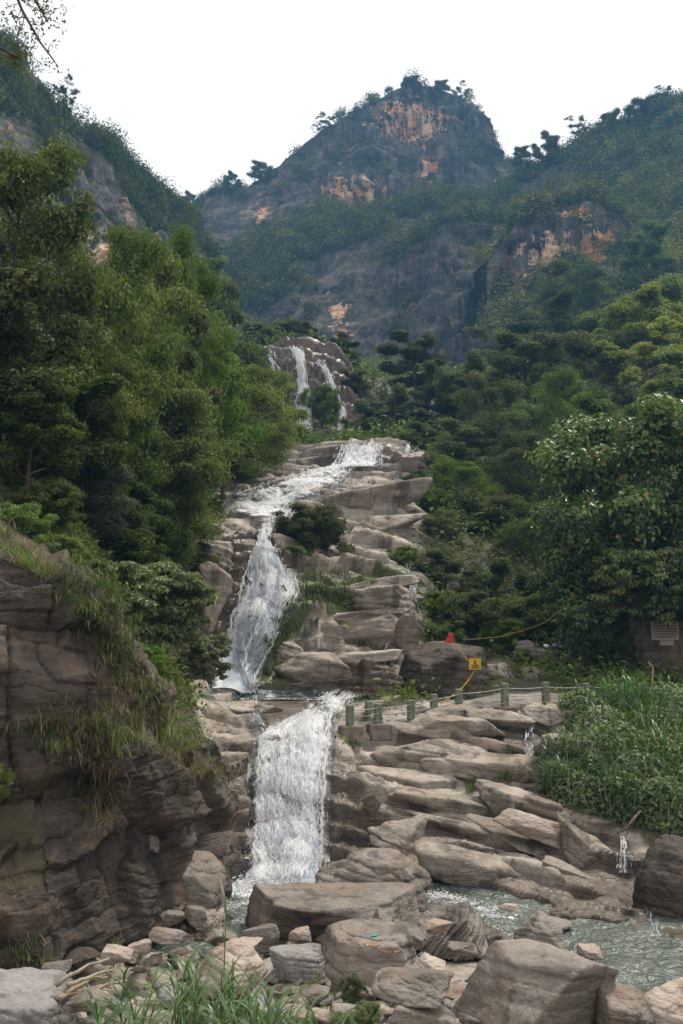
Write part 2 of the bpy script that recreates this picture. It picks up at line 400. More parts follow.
def haze_box():
    t = NT('haze_air')
    v = t.n('ShaderNodeVolumePrincipled', {'Color': (.24,.58,1.0,1), 'Density': HAZE, 'Anisotropy': .2}).outputs[0]
    m = t.done(None, v)
    x, y0, y1, z0, z1 = 420, -60, 560, -3, 330
    V = [(-x,y0,z0),(x,y0,z0),(x,y1,z0),(-x,y1,z0),(-x,y0,z1),(x,y0,z1),(x,y1,z1),(-x,y1,z1)]
    F = [(0,3,2,1),(4,5,6,7),(0,1,5,4),(1,2,6,5),(2,3,7,6),(3,0,4,7)]
    o = obj('haze', mesh_np('haze', np.array(V,float), np.array(F), smooth=False), m); tag(o, 'thin blue haze filling the valley', None, None, 'stuff')
if HAZE: haze_box()

# ------------------------------------------------------------------ valley floor: one sheet through surveyed points
CP = []
def P(px, py, Y): q = at(px, py, Y); CP.append((q[0], q[1], q[2]))
def G(x, y, z): CP.append((x, y, z))
for x, y, z in ((-14,5,3.1),(0,5,3.0),(12,5,3.0),(-10,9,2.3),(-3,9,2.3),(3,9,2.1),(10,9,2.0),(-9,12.5,1.55),(-3,12.5,1.5),(3,12.5,1.25),(8,12.5,1.0),(-7,16,.95),(-3,16,.8),(1,16,.7),(4,16,.5),(7,16,.0),
                (-6,19,.6),(-3,19.5,.45),(0,19,.45),(2.2,19,.3),(-4.5,22,.3),(-2.5,22,.15),(0,22,.1),(1.5,22,.0),(-2.8,24.5,-.1),(0,25,-.4)): G(x,y,z)
for px, py in ((440,893),(480,915),(530,925),(580,945),(620,955),(660,965),(700,985),(770,1010),(850,1010)): q = gp(px,py,-.5); G(*q)
for px, py in ((405,905),(450,925),(490,945),(560,975),(620,1000),(690,1024)): q = gp(px,py,.12); G(*q)
for px, py in ((270,893),(320,893),(235,905),(255,915),(225,925)): q = gp(px,py,-.45); G(*q)
# far bank slab and ledges
for px, py in ((434,882),(500,900),(560,915),(632,925),(668,937),(720,960)): q = gp(px,py,.05); G(*q)
for a in ((418,850,28.4),(480,862,27.8),(540,880,26.3),(600,903,24.8),(650,905,24.6),(700,925,24.0),
          (380,800,31),(450,800,31.3),(520,805,31),(560,835,28.6),(610,868,26.8),(640,880,26.2),(683,890,25.8),(720,890,25.5),
          (360,760,33.2),(430,750,33.6),(500,755,33.6),(560,775,32.4),(620,800,31),(683,820,30),(740,820,30),
          (345,729,33.6),(380,723,34.5),(411,720,35.3),(434,718,35.9),(459,713,36.4),(505,708,37),(546,706,37.5),(600,704,38),(680,700,39),(760,700,40),
          (440,694,40),(480,692,41),(540,685,42),(600,682,43),(683,682,44),(760,690,44),(420,692,41),(520,660,49),(600,660,48),(680,668,47),(470,660,48),
          (560,600,57),(640,590,53),(683,590,51),(760,590,50),(440,610,55),(450,540,75),(520,540,72),(600,520,66),(683,490,62),(760,470,60),
          (480,440,108),(520,430,112),(600,410,115),(683,385,115),(800,340,115),(430,450,110),(470,390,150),(540,350,195),(683,310,190),(580,330,200),(900,250,150),(900,300,80),
          (255,880,27.6),(325,880,27.6),(290,850,28.4),(250,810,29.5),(330,812,29.8),(262,765,31.0),(335,755,31.7),(300,740,32.4),(270,737,32.5),(330,728,33.4),
          (222,862,27.6),(225,805,29),(232,757,31.4),(200,722,34),(190,702,37),(240,716,35),(345,868,28.0),(347,800,30.2),(352,762,32.4),
          (210,697,41.5),(260,701,40),(320,704,38),(285,712,36),(240,703,39),(370,704,38.5),(300,697,41.5),
          (207,693,42),(245,693,42),(275,692,42.3),(225,645,43.8),(270,640,44),(300,604,45.4),(250,572,46.4),(285,584,46.4),(318,585,47),(238,602,45),(262,547,48),
          (200,640,43.5),(213,592,45.5),(225,547,48.4),(190,522,50),(238,527,51),(185,690,41.3),(172,650,43),(150,620,42),
          (285,691,42.5),(345,691,42.6),(398,691,42.8),(280,660,43.6),(340,655,44.1),(405,652,44.5),(290,630,45),(350,622,46),(410,615,47),(310,602,47),(360,590,48.5),(415,585,50),(340,570,51),(415,563,53),(300,576,49),
          (312,560,50.4),(300,548,52),(350,548,55),(400,538,58),
          (270,535,50.5),(262,522,55),(235,516,57),(300,511,58),(340,512,60),(400,512,62),(410,490,70),(350,496,66),(300,491,66),(240,508,62),(260,490,70),(230,482,75),(285,480,72),(430,500,70),
          (330,476,80),(400,474,82),(425,480,80),(300,471,84),(250,466,88),
          (340,471,84),(390,469,84.3),(335,451,87),(385,448,87.5),(318,457,87),(405,450,88),(420,467,86),
          (350,441,95),(310,438,105),(300,436,107),(340,430,108),(260,445,100),(380,430,105),
          (300,359,112),(312,359,112),(326,369,113),(335,400,110.5),(280,366,112.5),(265,342,118),(340,346,120),(365,421,110),(275,421,108.6),
          (300,347,125),(260,345,130),(360,400,150),(300,335,160),(400,400,190),(250,330,170),(350,385,215),(450,390,215),
          (0,562,22.6),(-80,540,22.2),(60,605,22.6),(110,660,23.6),(160,708,25.2),(213,765,28.4),(0,968,19.0),(60,955,19.6),(110,940,20.6),(170,915,22.6),(213,885,26.2),(-80,975,18.6),
          (0,500,27),(60,530,29),(120,585,32),(150,640,36),(180,660,39.5),(150,565,43),(190,545,47.5),(100,520,45),(0,440,40),(150,500,60),(200,505,58),(-80,380,40),(100,450,70),(200,455,88),(0,370,70),(-120,260,80),(150,410,110),(210,425,115),(90,340,120),(200,350,150),(0,270,150),(-200,250,40),(-160,480,22)): P(*a)
CP = np.array(CP)
def fan(x, y): return np.stack([x/np.maximum(y, 2.)*2.2, np.log(np.maximum(y, 2.))*2.2], -1)
_C = fan(CP[:,0], CP[:,1]); n_ = len(CP)
_D = np.linalg.norm(_C[:,None]-_C[None], axis=-1)
_A = np.zeros((n_+3, n_+3)); _A[:n_,:n_] = _D+np.eye(n_)*-.004; _A[:n_,n_] = 1; _A[:n_,n_+1:] = _C; _A[n_:,:n_] = _A[:n_,n_:].T
_W = np.linalg.solve(_A, np.concatenate([CP[:,2], np.zeros(3)]))
def rbf(x, y):
    q = fan(x, y); out = np.zeros(len(q))
    for i in range(0, len(q), 20000):
        s = q[i:i+20000]; out[i:i+20000] = np.linalg.norm(s[:,None]-_C[None], axis=-1)@_W[:n_]+_W[n_]+s@_W[n_+1:]
    return out
NU, NY = 480, 1360
U0, U1, Y0, Y1 = -.62, .62, 5.0, 225.0
uu = np.linspace(U0, U1, NU); ly = np.linspace(math.log(Y0), math.log(Y1), NY)
# base on a coarser lattice, then bilinear
def base_grid():
    cu, cy = NU//4, NY//4
    a = np.linspace(U0,U1,cu); b = np.exp(np.linspace(math.log(Y0),math.log(Y1),cy))
    YY, UU = np.meshgrid(b, a, indexing='ij'); Z = rbf((UU*YY).ravel(), YY.ravel()).reshape(cy, cu)
    fy = np.linspace(0, cy-1, NY); fu = np.linspace(0, cu-1, NU)
    iy = np.minimum(fy.astype(int), cy-2); iu = np.minimum(fu.astype(int), cu-2); ty = (fy-iy)[:,None]; tu = (fu-iu)[None]
    return (Z[iy][:,iu]*(1-tu)+Z[iy][:,iu+1]*tu)*(1-ty)+(Z[iy+1][:,iu]*(1-tu)+Z[iy+1][:,iu+1]*tu)*ty
GY, GU = np.meshgrid(np.exp(ly), uu, indexing='ij'); GX = GU*GY; GZ = base_grid()
def poly_mask(poly, soft):
    """soft plan mask of a polygon given in photo-survey pixels at its own distances -> fan coords"""
    q = np.array([fan(np.array([at(*p)[0]]), np.array([p[2]]))[0] for p in poly])
    F = fan(GX, GY); d = np.full(GX.shape, 1e9); ins = np.zeros(GX.shape, bool)
    for i in range(len(q)):
        a, b = q[i], q[(i+1)%len(q)]; ab = b-a
        t = np.clip(((F-a)@ab)/max(ab@ab,1e-9), 0, 1); d = np.minimum(d, np.linalg.norm(F-a-t[...,None]*ab, axis=-1))
        c = ((a[1] > F[...,1]) != (b[1] > F[...,1])) & (F[...,0] < (b[0]-a[0])*(F[...,1]-a[1])/(b[1]-a[1]+1e-12)+a[0]); ins ^= c
    return sstep(-soft, soft, np.where(ins, d, -d))
# bare rock of the stream bed (everything else is soil under plants)
rockm = np.maximum.reduce([
    poly_mask([(400,905,23),(340,880,27.3),(330,728,33.4),(346,730,33.4),(430,700,39.5),(560,694,39.5),(575,775,32.4),(700,880,26),(760,960,22),(560,935,24)], .05),
    poly_mask([(232,930,24),(190,720,33),(185,690,42),(200,600,44.5),(225,520,55),(170,500,75),(230,468,88),(320,440,95),(420,445,92),(430,490,72),(415,565,53),(425,650,44),(400,700,41),(352,730,33.4),(360,930,24)], .05),
    poly_mask([(-100,1060,8),(250,1060,8),(750,1060,8),(420,905,24),(200,915,24),(-100,985,17)], .05),
    poly_mask([(255,440,104),(255,340,118),(345,340,121),(375,430,106)], .04)])
P3 = np.stack([GX, GY, GZ], -1)
# bedding: ledges and risers dipping towards the right bank, cut by joints
def blocks(s, z, bw, bh, sd, tilt):
    z = z+fbm(np.stack([s*.25,z*.25,0*s],-1),2,sd)*bh*.8; s = s+fbm(np.stack([s*.3/bw*2,z*.3/bw*2,0*s+5],-1),2,sd+1)*bw*.6
    zr = z/bh; r = np.floor(zr).astype(np.int64); zf = zr-r
    o0 = np.zeros_like(r); sr = s/bw*(.7+.6*_h(r,o0,o0,sd+2))+_h(r,o0,o0+1,sd+3)*5; cc = np.floor(sr).astype(np.int64); sf = sr-cc
    a = _h(cc,r,o0,sd+4); b = _h(cc,r,o0,sd+5); e = _h(cc,r,o0,sd+6)
    ed = np.minimum(np.minimum(zf,1-zf)*bh, np.minimum(sf,1-sf)*bw)
    return (a-.5)+tilt*((b-.5)*(sf-.5)*2+(e-.35)*(zf-.5)*2), ed
s_ = np.clip(GY/36., .35, 2.6)
P3 = np.stack([GX, GY, GZ], -1)
wrp = fbm(P3/s_[...,None]*.14, 3, 3)*1.1*s_+fbm(P3/s_[...,None]*np.array([.5,.35,.6]), 3, 8)*.28*s_
stepz = np.round(np.log2(np.clip(GY/40., .5, 2.5))*2)/2; stepz = 2**stepz*.8
slope = np.hypot(np.gradient(GZ,axis=0)/np.gradient(GY,axis=0), np.gradient(GZ,axis=1)/np.gradient(GX,axis=1))
gate = sstep(.06,.24,slope)*rockm
bed = GZ+.13*GX+.04*GY+wrp
def terr(q, sharp, flat):
    f = q-np.floor(q); return flat*f+(1-flat)*sstep(0,sharp,f)-f, f
t1, fq = terr(bed/stepz, .13, .28); t2, fq2 = terr(bed/stepz*3.3+fbm(P3/s_[...,None]*.5,2,77)*.9, .22, .3)
lay = _h(np.floor(bed/stepz).astype(np.int64), np.zeros(GX.shape,np.int64), np.zeros(GX.shape,np.int64), 4)
GZd = GZ+gate*(t1-.35)*stepz*(.65+.6*lay)+gate*(t2-.2)*stepz*.20
nose = (sstep(0,.10,fq)*(1-sstep(.10,.6,fq))*.34+sstep(0,.2,fq2)*(1-sstep(.2,.7,fq2))*.08)*gate*stepz
du_ = np.gradient(GZ,axis=1)/np.gradient(GX,axis=1); dy_ = np.gradient(GZ,axis=0)/np.gradient(GY,axis=0); nl_ = np.sqrt(1+du_**2+dy_**2)
b1,e1 = blocks(GX+.35*GY, bed+.10*GY, 2.6, .95, 3, .9); b2,e2 = blocks(GX*.95-.3*GY+9, bed+.12*GY, 1.0, .34, 13, .8); b3,e3 = blocks(GX+2, bed*1.0, .8, .11, 23, .5)
ro = sstep(-.3,.3,fbm(P3/s_[...,None]*.4,2,9))
dn = b1*.42-np.exp(-e1/.05)*.14+(b2*.20-np.exp(-e2/.035)*.06)*(.3+.7*ro)+b3*.05*(1-.5*ro)
dn = dn*np.clip(s_,.7,1.6)+(fbm(P3/s_[...,None]*np.array([.9,.9,1.5]),4,21)*.12+fbm(P3/s_[...,None]*4.,3,26)*.03)*s_
dn = dn*rockm*np.clip(.35+gate,0,1)
GZd = GZd+dn/nl_*.75; nose = nose+dn*np.clip(dy_,0,3)/nl_; nosex = -dn*np.clip(du_,-3,3)/nl_
GZd += (1-rockm)*(fbm(P3/s_[...,None]*.5,4,41)*.5*s_+fbm(P3*.05,2,43)*np.clip((GY-60)/60,0,1)*3)
def ground_z(x, y):
    x = np.asarray(x, float); y = np.asarray(y, float)
    fy = np.clip((np.log(y)-ly[0])/(ly[-1]-ly[0])*(NY-1), 0, NY-1.001); fu = np.clip((x/y-U0)/(U1-U0)*(NU-1), 0, NU-1.001)
    iy = fy.astype(int); iu = fu.astype(int); ty = fy-iy; tu = fu-iu
    return (GZd[iy,iu]*(1-tu)+GZd[iy,iu+1]*tu)*(1-ty)+(GZd[iy+1,iu]*(1-tu)+GZd[iy+1,iu+1]*tu)*ty
def grid_val(A, x, y):
    iy = np.clip(np.rint((np.log(y)-ly[0])/(ly[-1]-ly[0])*(NY-1)), 0, NY-1).astype(int); iu = np.clip(np.rint((x/y-U0)/(U1-U0)*(NU-1)), 0, NU-1).astype(int)
    return A[iy, iu]
# wet stripes: seeps named by their survey polyline
def line_mask(pts, wd):
    q = np.array([at(*p)[:2] for p in pts]); F = np.stack([GX, GY], -1); d = np.full(GX.shape, 1e9)
    for a, b in zip(q[:-1], q[1:]):
        ab = b-a; t = np.clip(((F-a)@ab)/max(ab@ab,1e-9), 0, 1); d = np.minimum(d, np.linalg.norm(F-a-t[...,None]*ab, axis=-1))
    return 1-sstep(wd*.5, wd, d)
wet = np.maximum.reduce([line_mask([(232,860,27.6),(240,760,31.2)],1.0), line_mask([(345,860,28),(345,780,31)],.7), line_mask([(345,800,30.4),(372,830,30)],.8),
    line_mask([(525,715,36.6),(530,760,33.5),(590,830,28.8),(640,880,26.4)],1.2), line_mask([(560,835,28.6),(620,880,26.4),(660,925,24.6)],1.6),
    line_mask([(240,690,42.2),(262,545,48)],3.4), line_mask([(408,560,53),(412,620,47),(380,640,45),(350,690,42.6)],1.1), line_mask([(345,690,42.5),(400,690,42.7)],1.2),
    line_mask([(300,437,107),(300,345,116)],11.), line_mask([(330,437,107),(328,366,113)],4.), line_mask([(340,462,86),(415,462,86)],3.),
    line_mask([(300,697,41.5),(285,715,35.6),(300,740,32.4)],1.6), np.exp(-np.maximum(GZd-.12,0)*5)*(GY>20)*(GY<31)])
moss = np.maximum.reduce([line_mask([(330,600,47.4),(350,612,46.6)],1.6), line_mask([(280,640,44.6),(300,600,46.6)],1.1), line_mask([(272,680,42.9),(282,650,44)],.9), line_mask([(410,575,51.5),(360,585,49)],1.2)])*1.0
soilm = 1-rockm
land = mesh_np('stream_bed', np.stack([GX+nosex,GY-nose,GZd],-1).reshape(-1,3), gridF(NY,NU), attrs={'wet': wet.ravel(), 'moss': moss.ravel(), 'soil': soilm.ravel()})
tag(obj('stream_bed', land, M['stream_rock']), 'bedded brown stream bed rock and valley slopes', None, None, 'structure')
# low ground sheet under and beyond everything
gs = [(-3000,-3000,-1.8),(3000,-3000,-1.8),(3000,4000,-1.8),(-3000,4000,-1.8)]
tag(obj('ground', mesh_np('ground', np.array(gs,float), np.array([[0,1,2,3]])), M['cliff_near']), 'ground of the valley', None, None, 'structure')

# ------------------------------------------------------------------ mountains
def relief(name, rows, ncol, nseg, amp, scars=(), seed=0, back=70, drop=25, sv=None):
    rs = []
    for r in rows:
        r = np.array([at(*p) for p in r]); d = np.r_[0, np.cumsum(np.linalg.norm(np.diff(r,axis=0),axis=1))]
        t = np.linspace(0, d[-1], ncol); rs.append(np.stack([np.interp(t, d, r[:,k]) for k in range(3)],1))
    top = rs[-1]
    rs.append(top+np.array([0,back*.35,-drop*.15])); rs.append(top+np.array([0,back,-drop])); rs.append(top+np.array([0,back*2.2,-drop*3.5]))
    nseg = list(nseg)+[14,8,8]; G_ = []
    for i, k in enumerate(nseg):
        for j in range(k):
            f = j/k; G_.append(rs[i]*(1-f)+rs[i+1]*f)
    G_.append(rs[-1]); G_ = np.array(G_)
    for _ in range(2): G_[1:-1] = G_[1:-1]*.5+(G_[:-2]+G_[2:])*.25
    du = np.gradient(G_,axis=1); dv = np.gradient(G_,axis=0); N = norm(np.cross(du, dv)); slope_ = np.abs(N[...,2])
    steep = 1-sstep(.35,.7,slope_)
    d = fbm(G_*np.array([.018,.018,.009]),4,seed)*amp*1.25+ridged(G_*np.array([.05,.05,.012]),4,seed+3)*amp*.42*steep
    f1,f2,ci = voro(G_*np.array([.045,.045,.028]),seed+5); d += ((ci-.5)*amp*.55-np.exp(-(f2-f1)*12)*amp*.25)*steep
    lz = G_[...,2]*.075+fbm(G_*.02,3,seed+7)*.9; sw = lz-np.floor(lz); d += (sw-.5)*amp*.35*steep
    d += fbm(G_*.16,4,seed+9)*amp*.22
    hs = np.cumsum(np.r_[np.zeros((1,G_.shape[1])), np.linalg.norm(np.diff(G_,axis=0),axis=-1)],0); ws = np.cumsum(np.linalg.norm(np.gradient(G_,axis=1),axis=-1),1)
    for bw_, bh_, am_, s_d in ((26,34,.75,0),(9,11,.34,40),(5,3.2,.16,80)):
        zz = (G_[...,2]+fbm(G_*.03,2,seed+s_d)*bh_*.7)/bh_; r_ = np.floor(zz).astype(np.int64); o0 = np.zeros_like(r_)
        ss = (ws+fbm(G_*np.array([.04,.04,.015]),3,seed+s_d+1)*bw_*.8)/bw_*(.75+.5*_h(r_,o0,o0,seed+s_d))+_h(r_,o0,o0+1,seed)*7; c_ = np.floor(ss).astype(np.int64)
        d = d+((_h(c_,r_,o0,seed+s_d+2)-.5)+.7*(_h(c_,r_,o0,seed+s_d+3)-.5)*(ss-c_-.5)*2)*am_*amp*steep
    Pn = G_+N*d[...,None]
    du = np.gradient(Pn,axis=1); dv = np.gradient(Pn,axis=0); N2 = norm(np.cross(du,dv))
    scar = np.zeros(Pn.shape[:2])
    for (px,py,Y,rx,ry) in scars:
        c = at(px,py,Y); m = mpp(py,Y)
        e = ((Pn[...,0]-c[0])/(rx*m))**2+((Pn[...,2]-c[2])/(ry*m))**2
        scar = np.maximum(scar, 1-np.clip(np.sqrt(e)/1.7,0,1))
    vn = fbm(G_*np.array([.03,.03,.055]),4,seed+11)
    sg = np.concatenate([np.full(k_, v_) for k_, v_ in zip(nseg, list(sv)+[1,1,1])]+[[1]])[:,None]
    sg = sg+(fbm(G_*.02,3,seed+13)*.25)
    veg = np.clip(sstep(.35,.75,N2[...,2])*.45+sg*sstep(-.35,.15,vn)*.9+sstep(.2,.5,vn)*.35,0,1)*(1-scar)
    o = obj(name, mesh_np(name, Pn.reshape(-1,3), gridF(*Pn.shape[:2]), attrs={'scar': scar.ravel(), 'veg': veg.ravel()}), M['far_cliff'])
    return o, Pn, N2, veg, scar
MT = {}
MT['peak'] = relief('mountain', [
    [(120,500,215),(250,480,215),(400,480,215),(560,470,215),(760,470,215)],
    [(120,430,250),(250,380,250),(300,368,252),(380,398,252),(450,372,255),(505,348,258),(560,332,262),(760,340,262)],
    [(120,330,285),(250,300,290),(330,268,292),(400,240,290),(425,230,286),(450,226,284),(505,228,286),(560,235,292),(760,260,295)],
    [(130,290,345),(200,268,352),(260,246,358),(330,222,362),(400,208,366),(470,196,372),(520,200,378),(760,235,380)],
    [(130,262,385),(175,214,388),(187,204,390),(215,191,392),(245,184,393),(262,176,394),(290,154,394),(325,132,395),(370,109,396),(398,93,396),(412,89,396),(436,89,397),(458,97,398),(468,104,399),(479,125,400),(492,162,402),(506,170,404),(560,184,404),(760,230,404)]],
    420, (14,90,40,80), 7.5,
    [(412,118,385,34,29),(417,118,385,18,34),(352,206,372,26,17),(378,226,366,29,17),(340,290,270,9,18),(343,318,262,10,9),(385,378,255,16,29),(330,380,256,18,23),(428,172,378,10,13),(262,222,372,8,16),(215,300,350,10,10),(230,268,356,8,10),(300,246,360,5,10),(505,232,286,13,6)], 11, sv=(.6,.05,.8,.05))
MT['bluff'] = relief('bluff_hill', [
    [(470,420,212),(560,410,212),(660,380,212)],
    [(480,345,228),(520,330,230),(560,300,232),(625,288,234),(665,300,238)],
    [(492,262,240),(515,222,242),(545,208,244),(590,204,246),(612,214,248),(640,240,252),(668,270,256)]],
    170, (16,90), 4.0, [(598,248,236,32,25),(556,254,236,28,28),(545,276,234,24,14),(526,292,232,22,22),(520,306,232,22,14),(575,214,244,20,9)], 31, back=60, drop=6, sv=(.9,.0))
MT['right'] = relief('right_hill', [
    [(520,420,180),(683,400,175),(800,380,170)],
    [(490,345,215),(600,322,215),(683,292,212),(800,270,208)],
    [(500,262,262),(600,250,258),(650,226,254),(683,222,252),(800,205,248)],
    [(500,232,296),(540,212,296),(590,206,296),(640,196,294),(683,184,292),(800,165,288)],
    [(498,181,318),(512,169,318),(530,159,318),(550,152,318),(572,147,318),(582,139,317),(612,128,317),(640,119,316),(655,110,316),(683,99,315),(760,71,312)]],
    300, (10,40,40,60), 6.0, [(678,215,250,10,12),(610,150,305,5,14),(650,250,250,6,6)], 51, sv=(1,.75,.45,.6))
MT['left'] = relief('left_hill', [
    [(-130,450,128),(-60,430,130),(100,420,165),(240,420,215)],
    [(-130,320,140),(-60,262,142),(30,252,160),(110,252,182),(150,266,205),(205,300,238)],
    [(-130,120,148),(-60,120,152),(10,146,166),(60,168,180),(112,205,200),(150,236,222),(205,282,250)],
    [(-130,-50,176),(-60,1,180),(0,43,190),(35,73,200),(65,109,210),(110,143,225),(138,175,238),(160,196,250),(180,222,262),(196,247,268),(212,289,272)]],
    280, (16,70,60), 5.5, [(92,220,172,16,26),(122,232,186,12,22),(8,150,158,20,14),(140,252,196,10,12),(60,205,170,14,10)], 71, sv=(.9,.15,.85))
for k, l in (('peak','hazy rocky mountain with a flat topped summit'),('bluff','rust scarred bluff'),('right','wooded ridge'),('left','steep wooded ridge')):
    tag(MT[k][0], l, None, None, 'structure')
from mathutils.bvhtree import BVHTree
def bvh_of(o): 
    me = o.data; n = len(me.vertices); co = np.zeros(n*3,np.float32); me.vertices.foreach_get('co',co); k = len(me.polygons)
    vi = np.zeros(k*4,np.int32); me.loops.foreach_get('vertex_index',vi)
    return BVHTree.FromPolygons([tuple(v) for v in co.reshape(-1,3)], vi.reshape(-1,4).tolist())
BED = bvh_of(bpy.data.objects['stream_bed'])
class _Two:
    def ray_cast(s, o, d, f):
        r = [t.ray_cast(o, d, f) for t in s.t]; r = [q for q in r if q[0] is not None]
        return min(r, key=lambda q: q[3]) if r else (None,)
BVH_PEAK = _Two(); BVH_PEAK.t = [bvh_of(MT['peak'][0]), bvh_of(MT['bluff'][0])]
def hit(px, py, tree=None, far=400):
    q = at(px, py, 100.)-CAM; d = Vector(q/np.linalg.norm(q))
    r = (tree or BED).ray_cast(Vector(CAM), d, far)
    return None if r[0] is None else np.array(r[0])
def qs(G_, i, j): return G_[i.astype(int), j.astype(int), 1]/30.
def fall(name, label, rows, foam=.0, tree=None, lift=.12, edge=.30, nc=None, mat='fall', dy=2.0, bulge=.05, Yfix=None, seed=0, strands=1.0):
    """a sheet of falling water that clings to the rock it runs over"""
    rows = np.array(rows, float); py = np.arange(rows[0,2], rows[-1,2]+.01, dy)
    L = np.interp(py, rows[:,2], rows[:,0]); Rr = np.interp(py, rows[:,2], rows[:,1])
    nc = nc or int(max(6, (Rr-L).max()/2.0)); n = len(py); G_ = np.zeros((n, nc, 3))
    for i in range(n):
        for j in range(nc):
            x = L[i]+(Rr[i]-L[i])*j/(nc-1); h = None if Yfix else hit(x, py[i], tree)
            G_[i,j] = at(x, py[i], np.interp(py[i], rows[:,2], rows[:,3])) if h is None else h
    Yr = np.interp(py, rows[:,2], rows[:,3])[:,None]
    dev = np.clip(G_[...,1]-Yr, -.10*Yr, .10*Yr)       # stay near the surveyed distance
    for i in range(n):
        for j in range(nc):
            x = L[i]+(Rr[i]-L[i])*j/(nc-1); G_[i,j] = at(x, py[i], Yr[i,0]+dev[i,j])
    for _ in range(34 if mat == 'fall' else 12): G_[1:-1] = G_[1:-1]*.4+(G_[:-2]+G_[2:])*.3; G_[:,1:-1] = G_[:,1:-1]*.8+(G_[:,:-2]+G_[:,2:])*.1
    sc = G_[...,1]/30.
    du = np.gradient(G_,axis=1); dv = np.gradient(G_,axis=0); N = norm(np.cross(dv,du)); N *= np.sign(-(N*(G_-CAM)).sum(-1,keepdims=True))
    tt = np.linspace(0,1,nc)[None]; prof = np.sin(math.pi*tt)**.5
    wv = fbm(G_/sc[...,None]*np.array([2.2,.7,.45]), 3, seed+3)
    G_ = G_+N*((lift*(.5+prof)+wv*bulge)*sc)[...,None]
    u = np.cumsum(np.r_[0*G_[:1,:,0], np.zeros((0,nc))],0)
    U = (np.linspace(0,1,nc)[None]*np.ones((n,1)))*((Rr-L)*np.array([mpp(a,b) for a,b in zip(py,Yr[:,0])]))[:,None]+ (L*mpp(py[0],Yr[0,0]))[:,None]
    Vv = np.r_[np.zeros((1,nc)), np.cumsum(np.linalg.norm(np.diff(G_,axis=0),axis=-1),0)]
    k = 30./float(Yr.mean())
    e = np.minimum(tt, 1-tt)*nc/ max(nc*edge,1); fo = foam-(.34+.25*fbm(np.stack([Vv*1.3,0*Vv+tt*2,0*Vv],-1),3,seed+9))*(1-sstep(0,1,e))+.10*fbm(np.stack([U*1.1*30/G_[...,1],Vv*.7*30/G_[...,1],0*Vv],-1),3,seed+12)
    ends = np.minimum(np.arange(n), 99)[:,None]/4.; fo = fo-.15*(1-np.clip(ends,0,1))
    o = obj(name, mesh_np(name, G_.reshape(-1,3), gridF(n,nc), np.stack([U*k+seed*3.1, Vv*k+seed*1.7],-1).reshape(-1,2), {'foam': fo.ravel()}), M[mat])
    tag(o, label, None, None, 'structure')
    if strands and mat == 'fall':
        g = np.random.default_rng(seed+500); area = n*nc*dy/2.; K = int(area*3.2*strands); VV = []; FF = []; nb = 0; S = 7
        j0 = np.clip(g.normal(.5,.22,K),.10,.90)*(nc-1); i0 = g.uniform(-.05,.95,K)*(n-1); ln = g.uniform(.10,.42,K)*float(Yr.mean())/30./max(float(Vv[-1].mean()),.3)*(n-1); dr = g.normal(0,.02,K)*nc; up = np.abs(g.normal(0,.05,K))+.012; wd = g.uniform(.0022,.0085,K)*g.choice([1,1,1.8],K)*(g.random(K)**.5+.3)
        clump = fbm(np.stack([j0/nc*8,i0/n*9,0*j0],1),4,seed)*1.25; ok = clump > g.uniform(-.20,.40,K)-foam*2.2; j0,i0,ln,dr,up,wd = (q_[ok] for q_ in (j0,i0,ln,dr,up,wd)); K = len(j0)
        pts = []
        for s_i in range(S+1):
            f = s_i/S; ii = np.clip(i0+ln*f,0,n-1.001); jj = np.clip(j0+dr*f*f+np.sin(f*5+i0)*.008*nc,0,nc-1.001); a = ii.astype(int); b_ = jj.astype(int); ta = (ii-a)[:,None]; tb_ = (jj-b_)[:,None]
            q_ = (G_[a,b_]*(1-tb_)+G_[a,b_+1]*tb_)*(1-ta)+(G_[a+1,b_]*(1-tb_)+G_[a+1,b_+1]*tb_)*ta; sc_ = (q_[:,1]/30.)[:,None]
            q_ = q_+N[a,b_]*(up*math.sin(math.pi*min(1,f*.9+.1)))[:,None]*sc_; wv_ = (wd*math.sin(math.pi*(f*.94+.03))**.7)[:,None]*sc_[:]
            ex = norm(G_[a,np.minimum(b_+1,nc-1)]-G_[a,b_]+np.array([1e-6,0,0])); pts.append(q_-ex*wv_); pts.append(q_+N[a,b_]*wv_*.5); pts.append(q_+ex*wv_)
        Pp = np.stack(pts,1); m_ = 3*(S+1); base = (np.arange(K)*m_)[:,None]
        F_ = np.concatenate([base+np.array([[3*k_+h_,3*k_+h_+1,3*k_+h_+4,3*k_+h_+3]]) for k_ in range(S) for h_ in (0,1)],0)
        kd = int(area*.6*strands); id_ = g.uniform(0,n-1.01,kd); jd = np.clip(g.normal(.5,.24,kd),.03,.97)*(nc-1.01); qd = G_[id_.astype(int),jd.astype(int)]+N[id_.astype(int),jd.astype(int)]*(np.abs(g.normal(0,.09,kd))*qs(G_,id_,jd))[:,None]+g.normal(0,.02,(kd,3))*qs(G_,id_,jd)[:,None]
        V0, F0 = ico(1); rd = .0075*g.lognormal(0,.45,kd)*qs(G_,id_,jd); nP = Pp.reshape(-1,3)
        Pv = np.concatenate([nP, (V0[None]*rd[:,None,None]*np.array([1,1,1.5])+qd[:,None]).reshape(-1,3)]); F_ = [F_, (F0[None]+(np.arange(kd)*len(V0))[:,None,None]).reshape(-1,3)+len(nP)]
        w2 = obj('white_water', mesh_np('white_water', Pv, F_), M['spray']); tag(w2, 'white strands of '+label, None, None, 'structure')
    return o
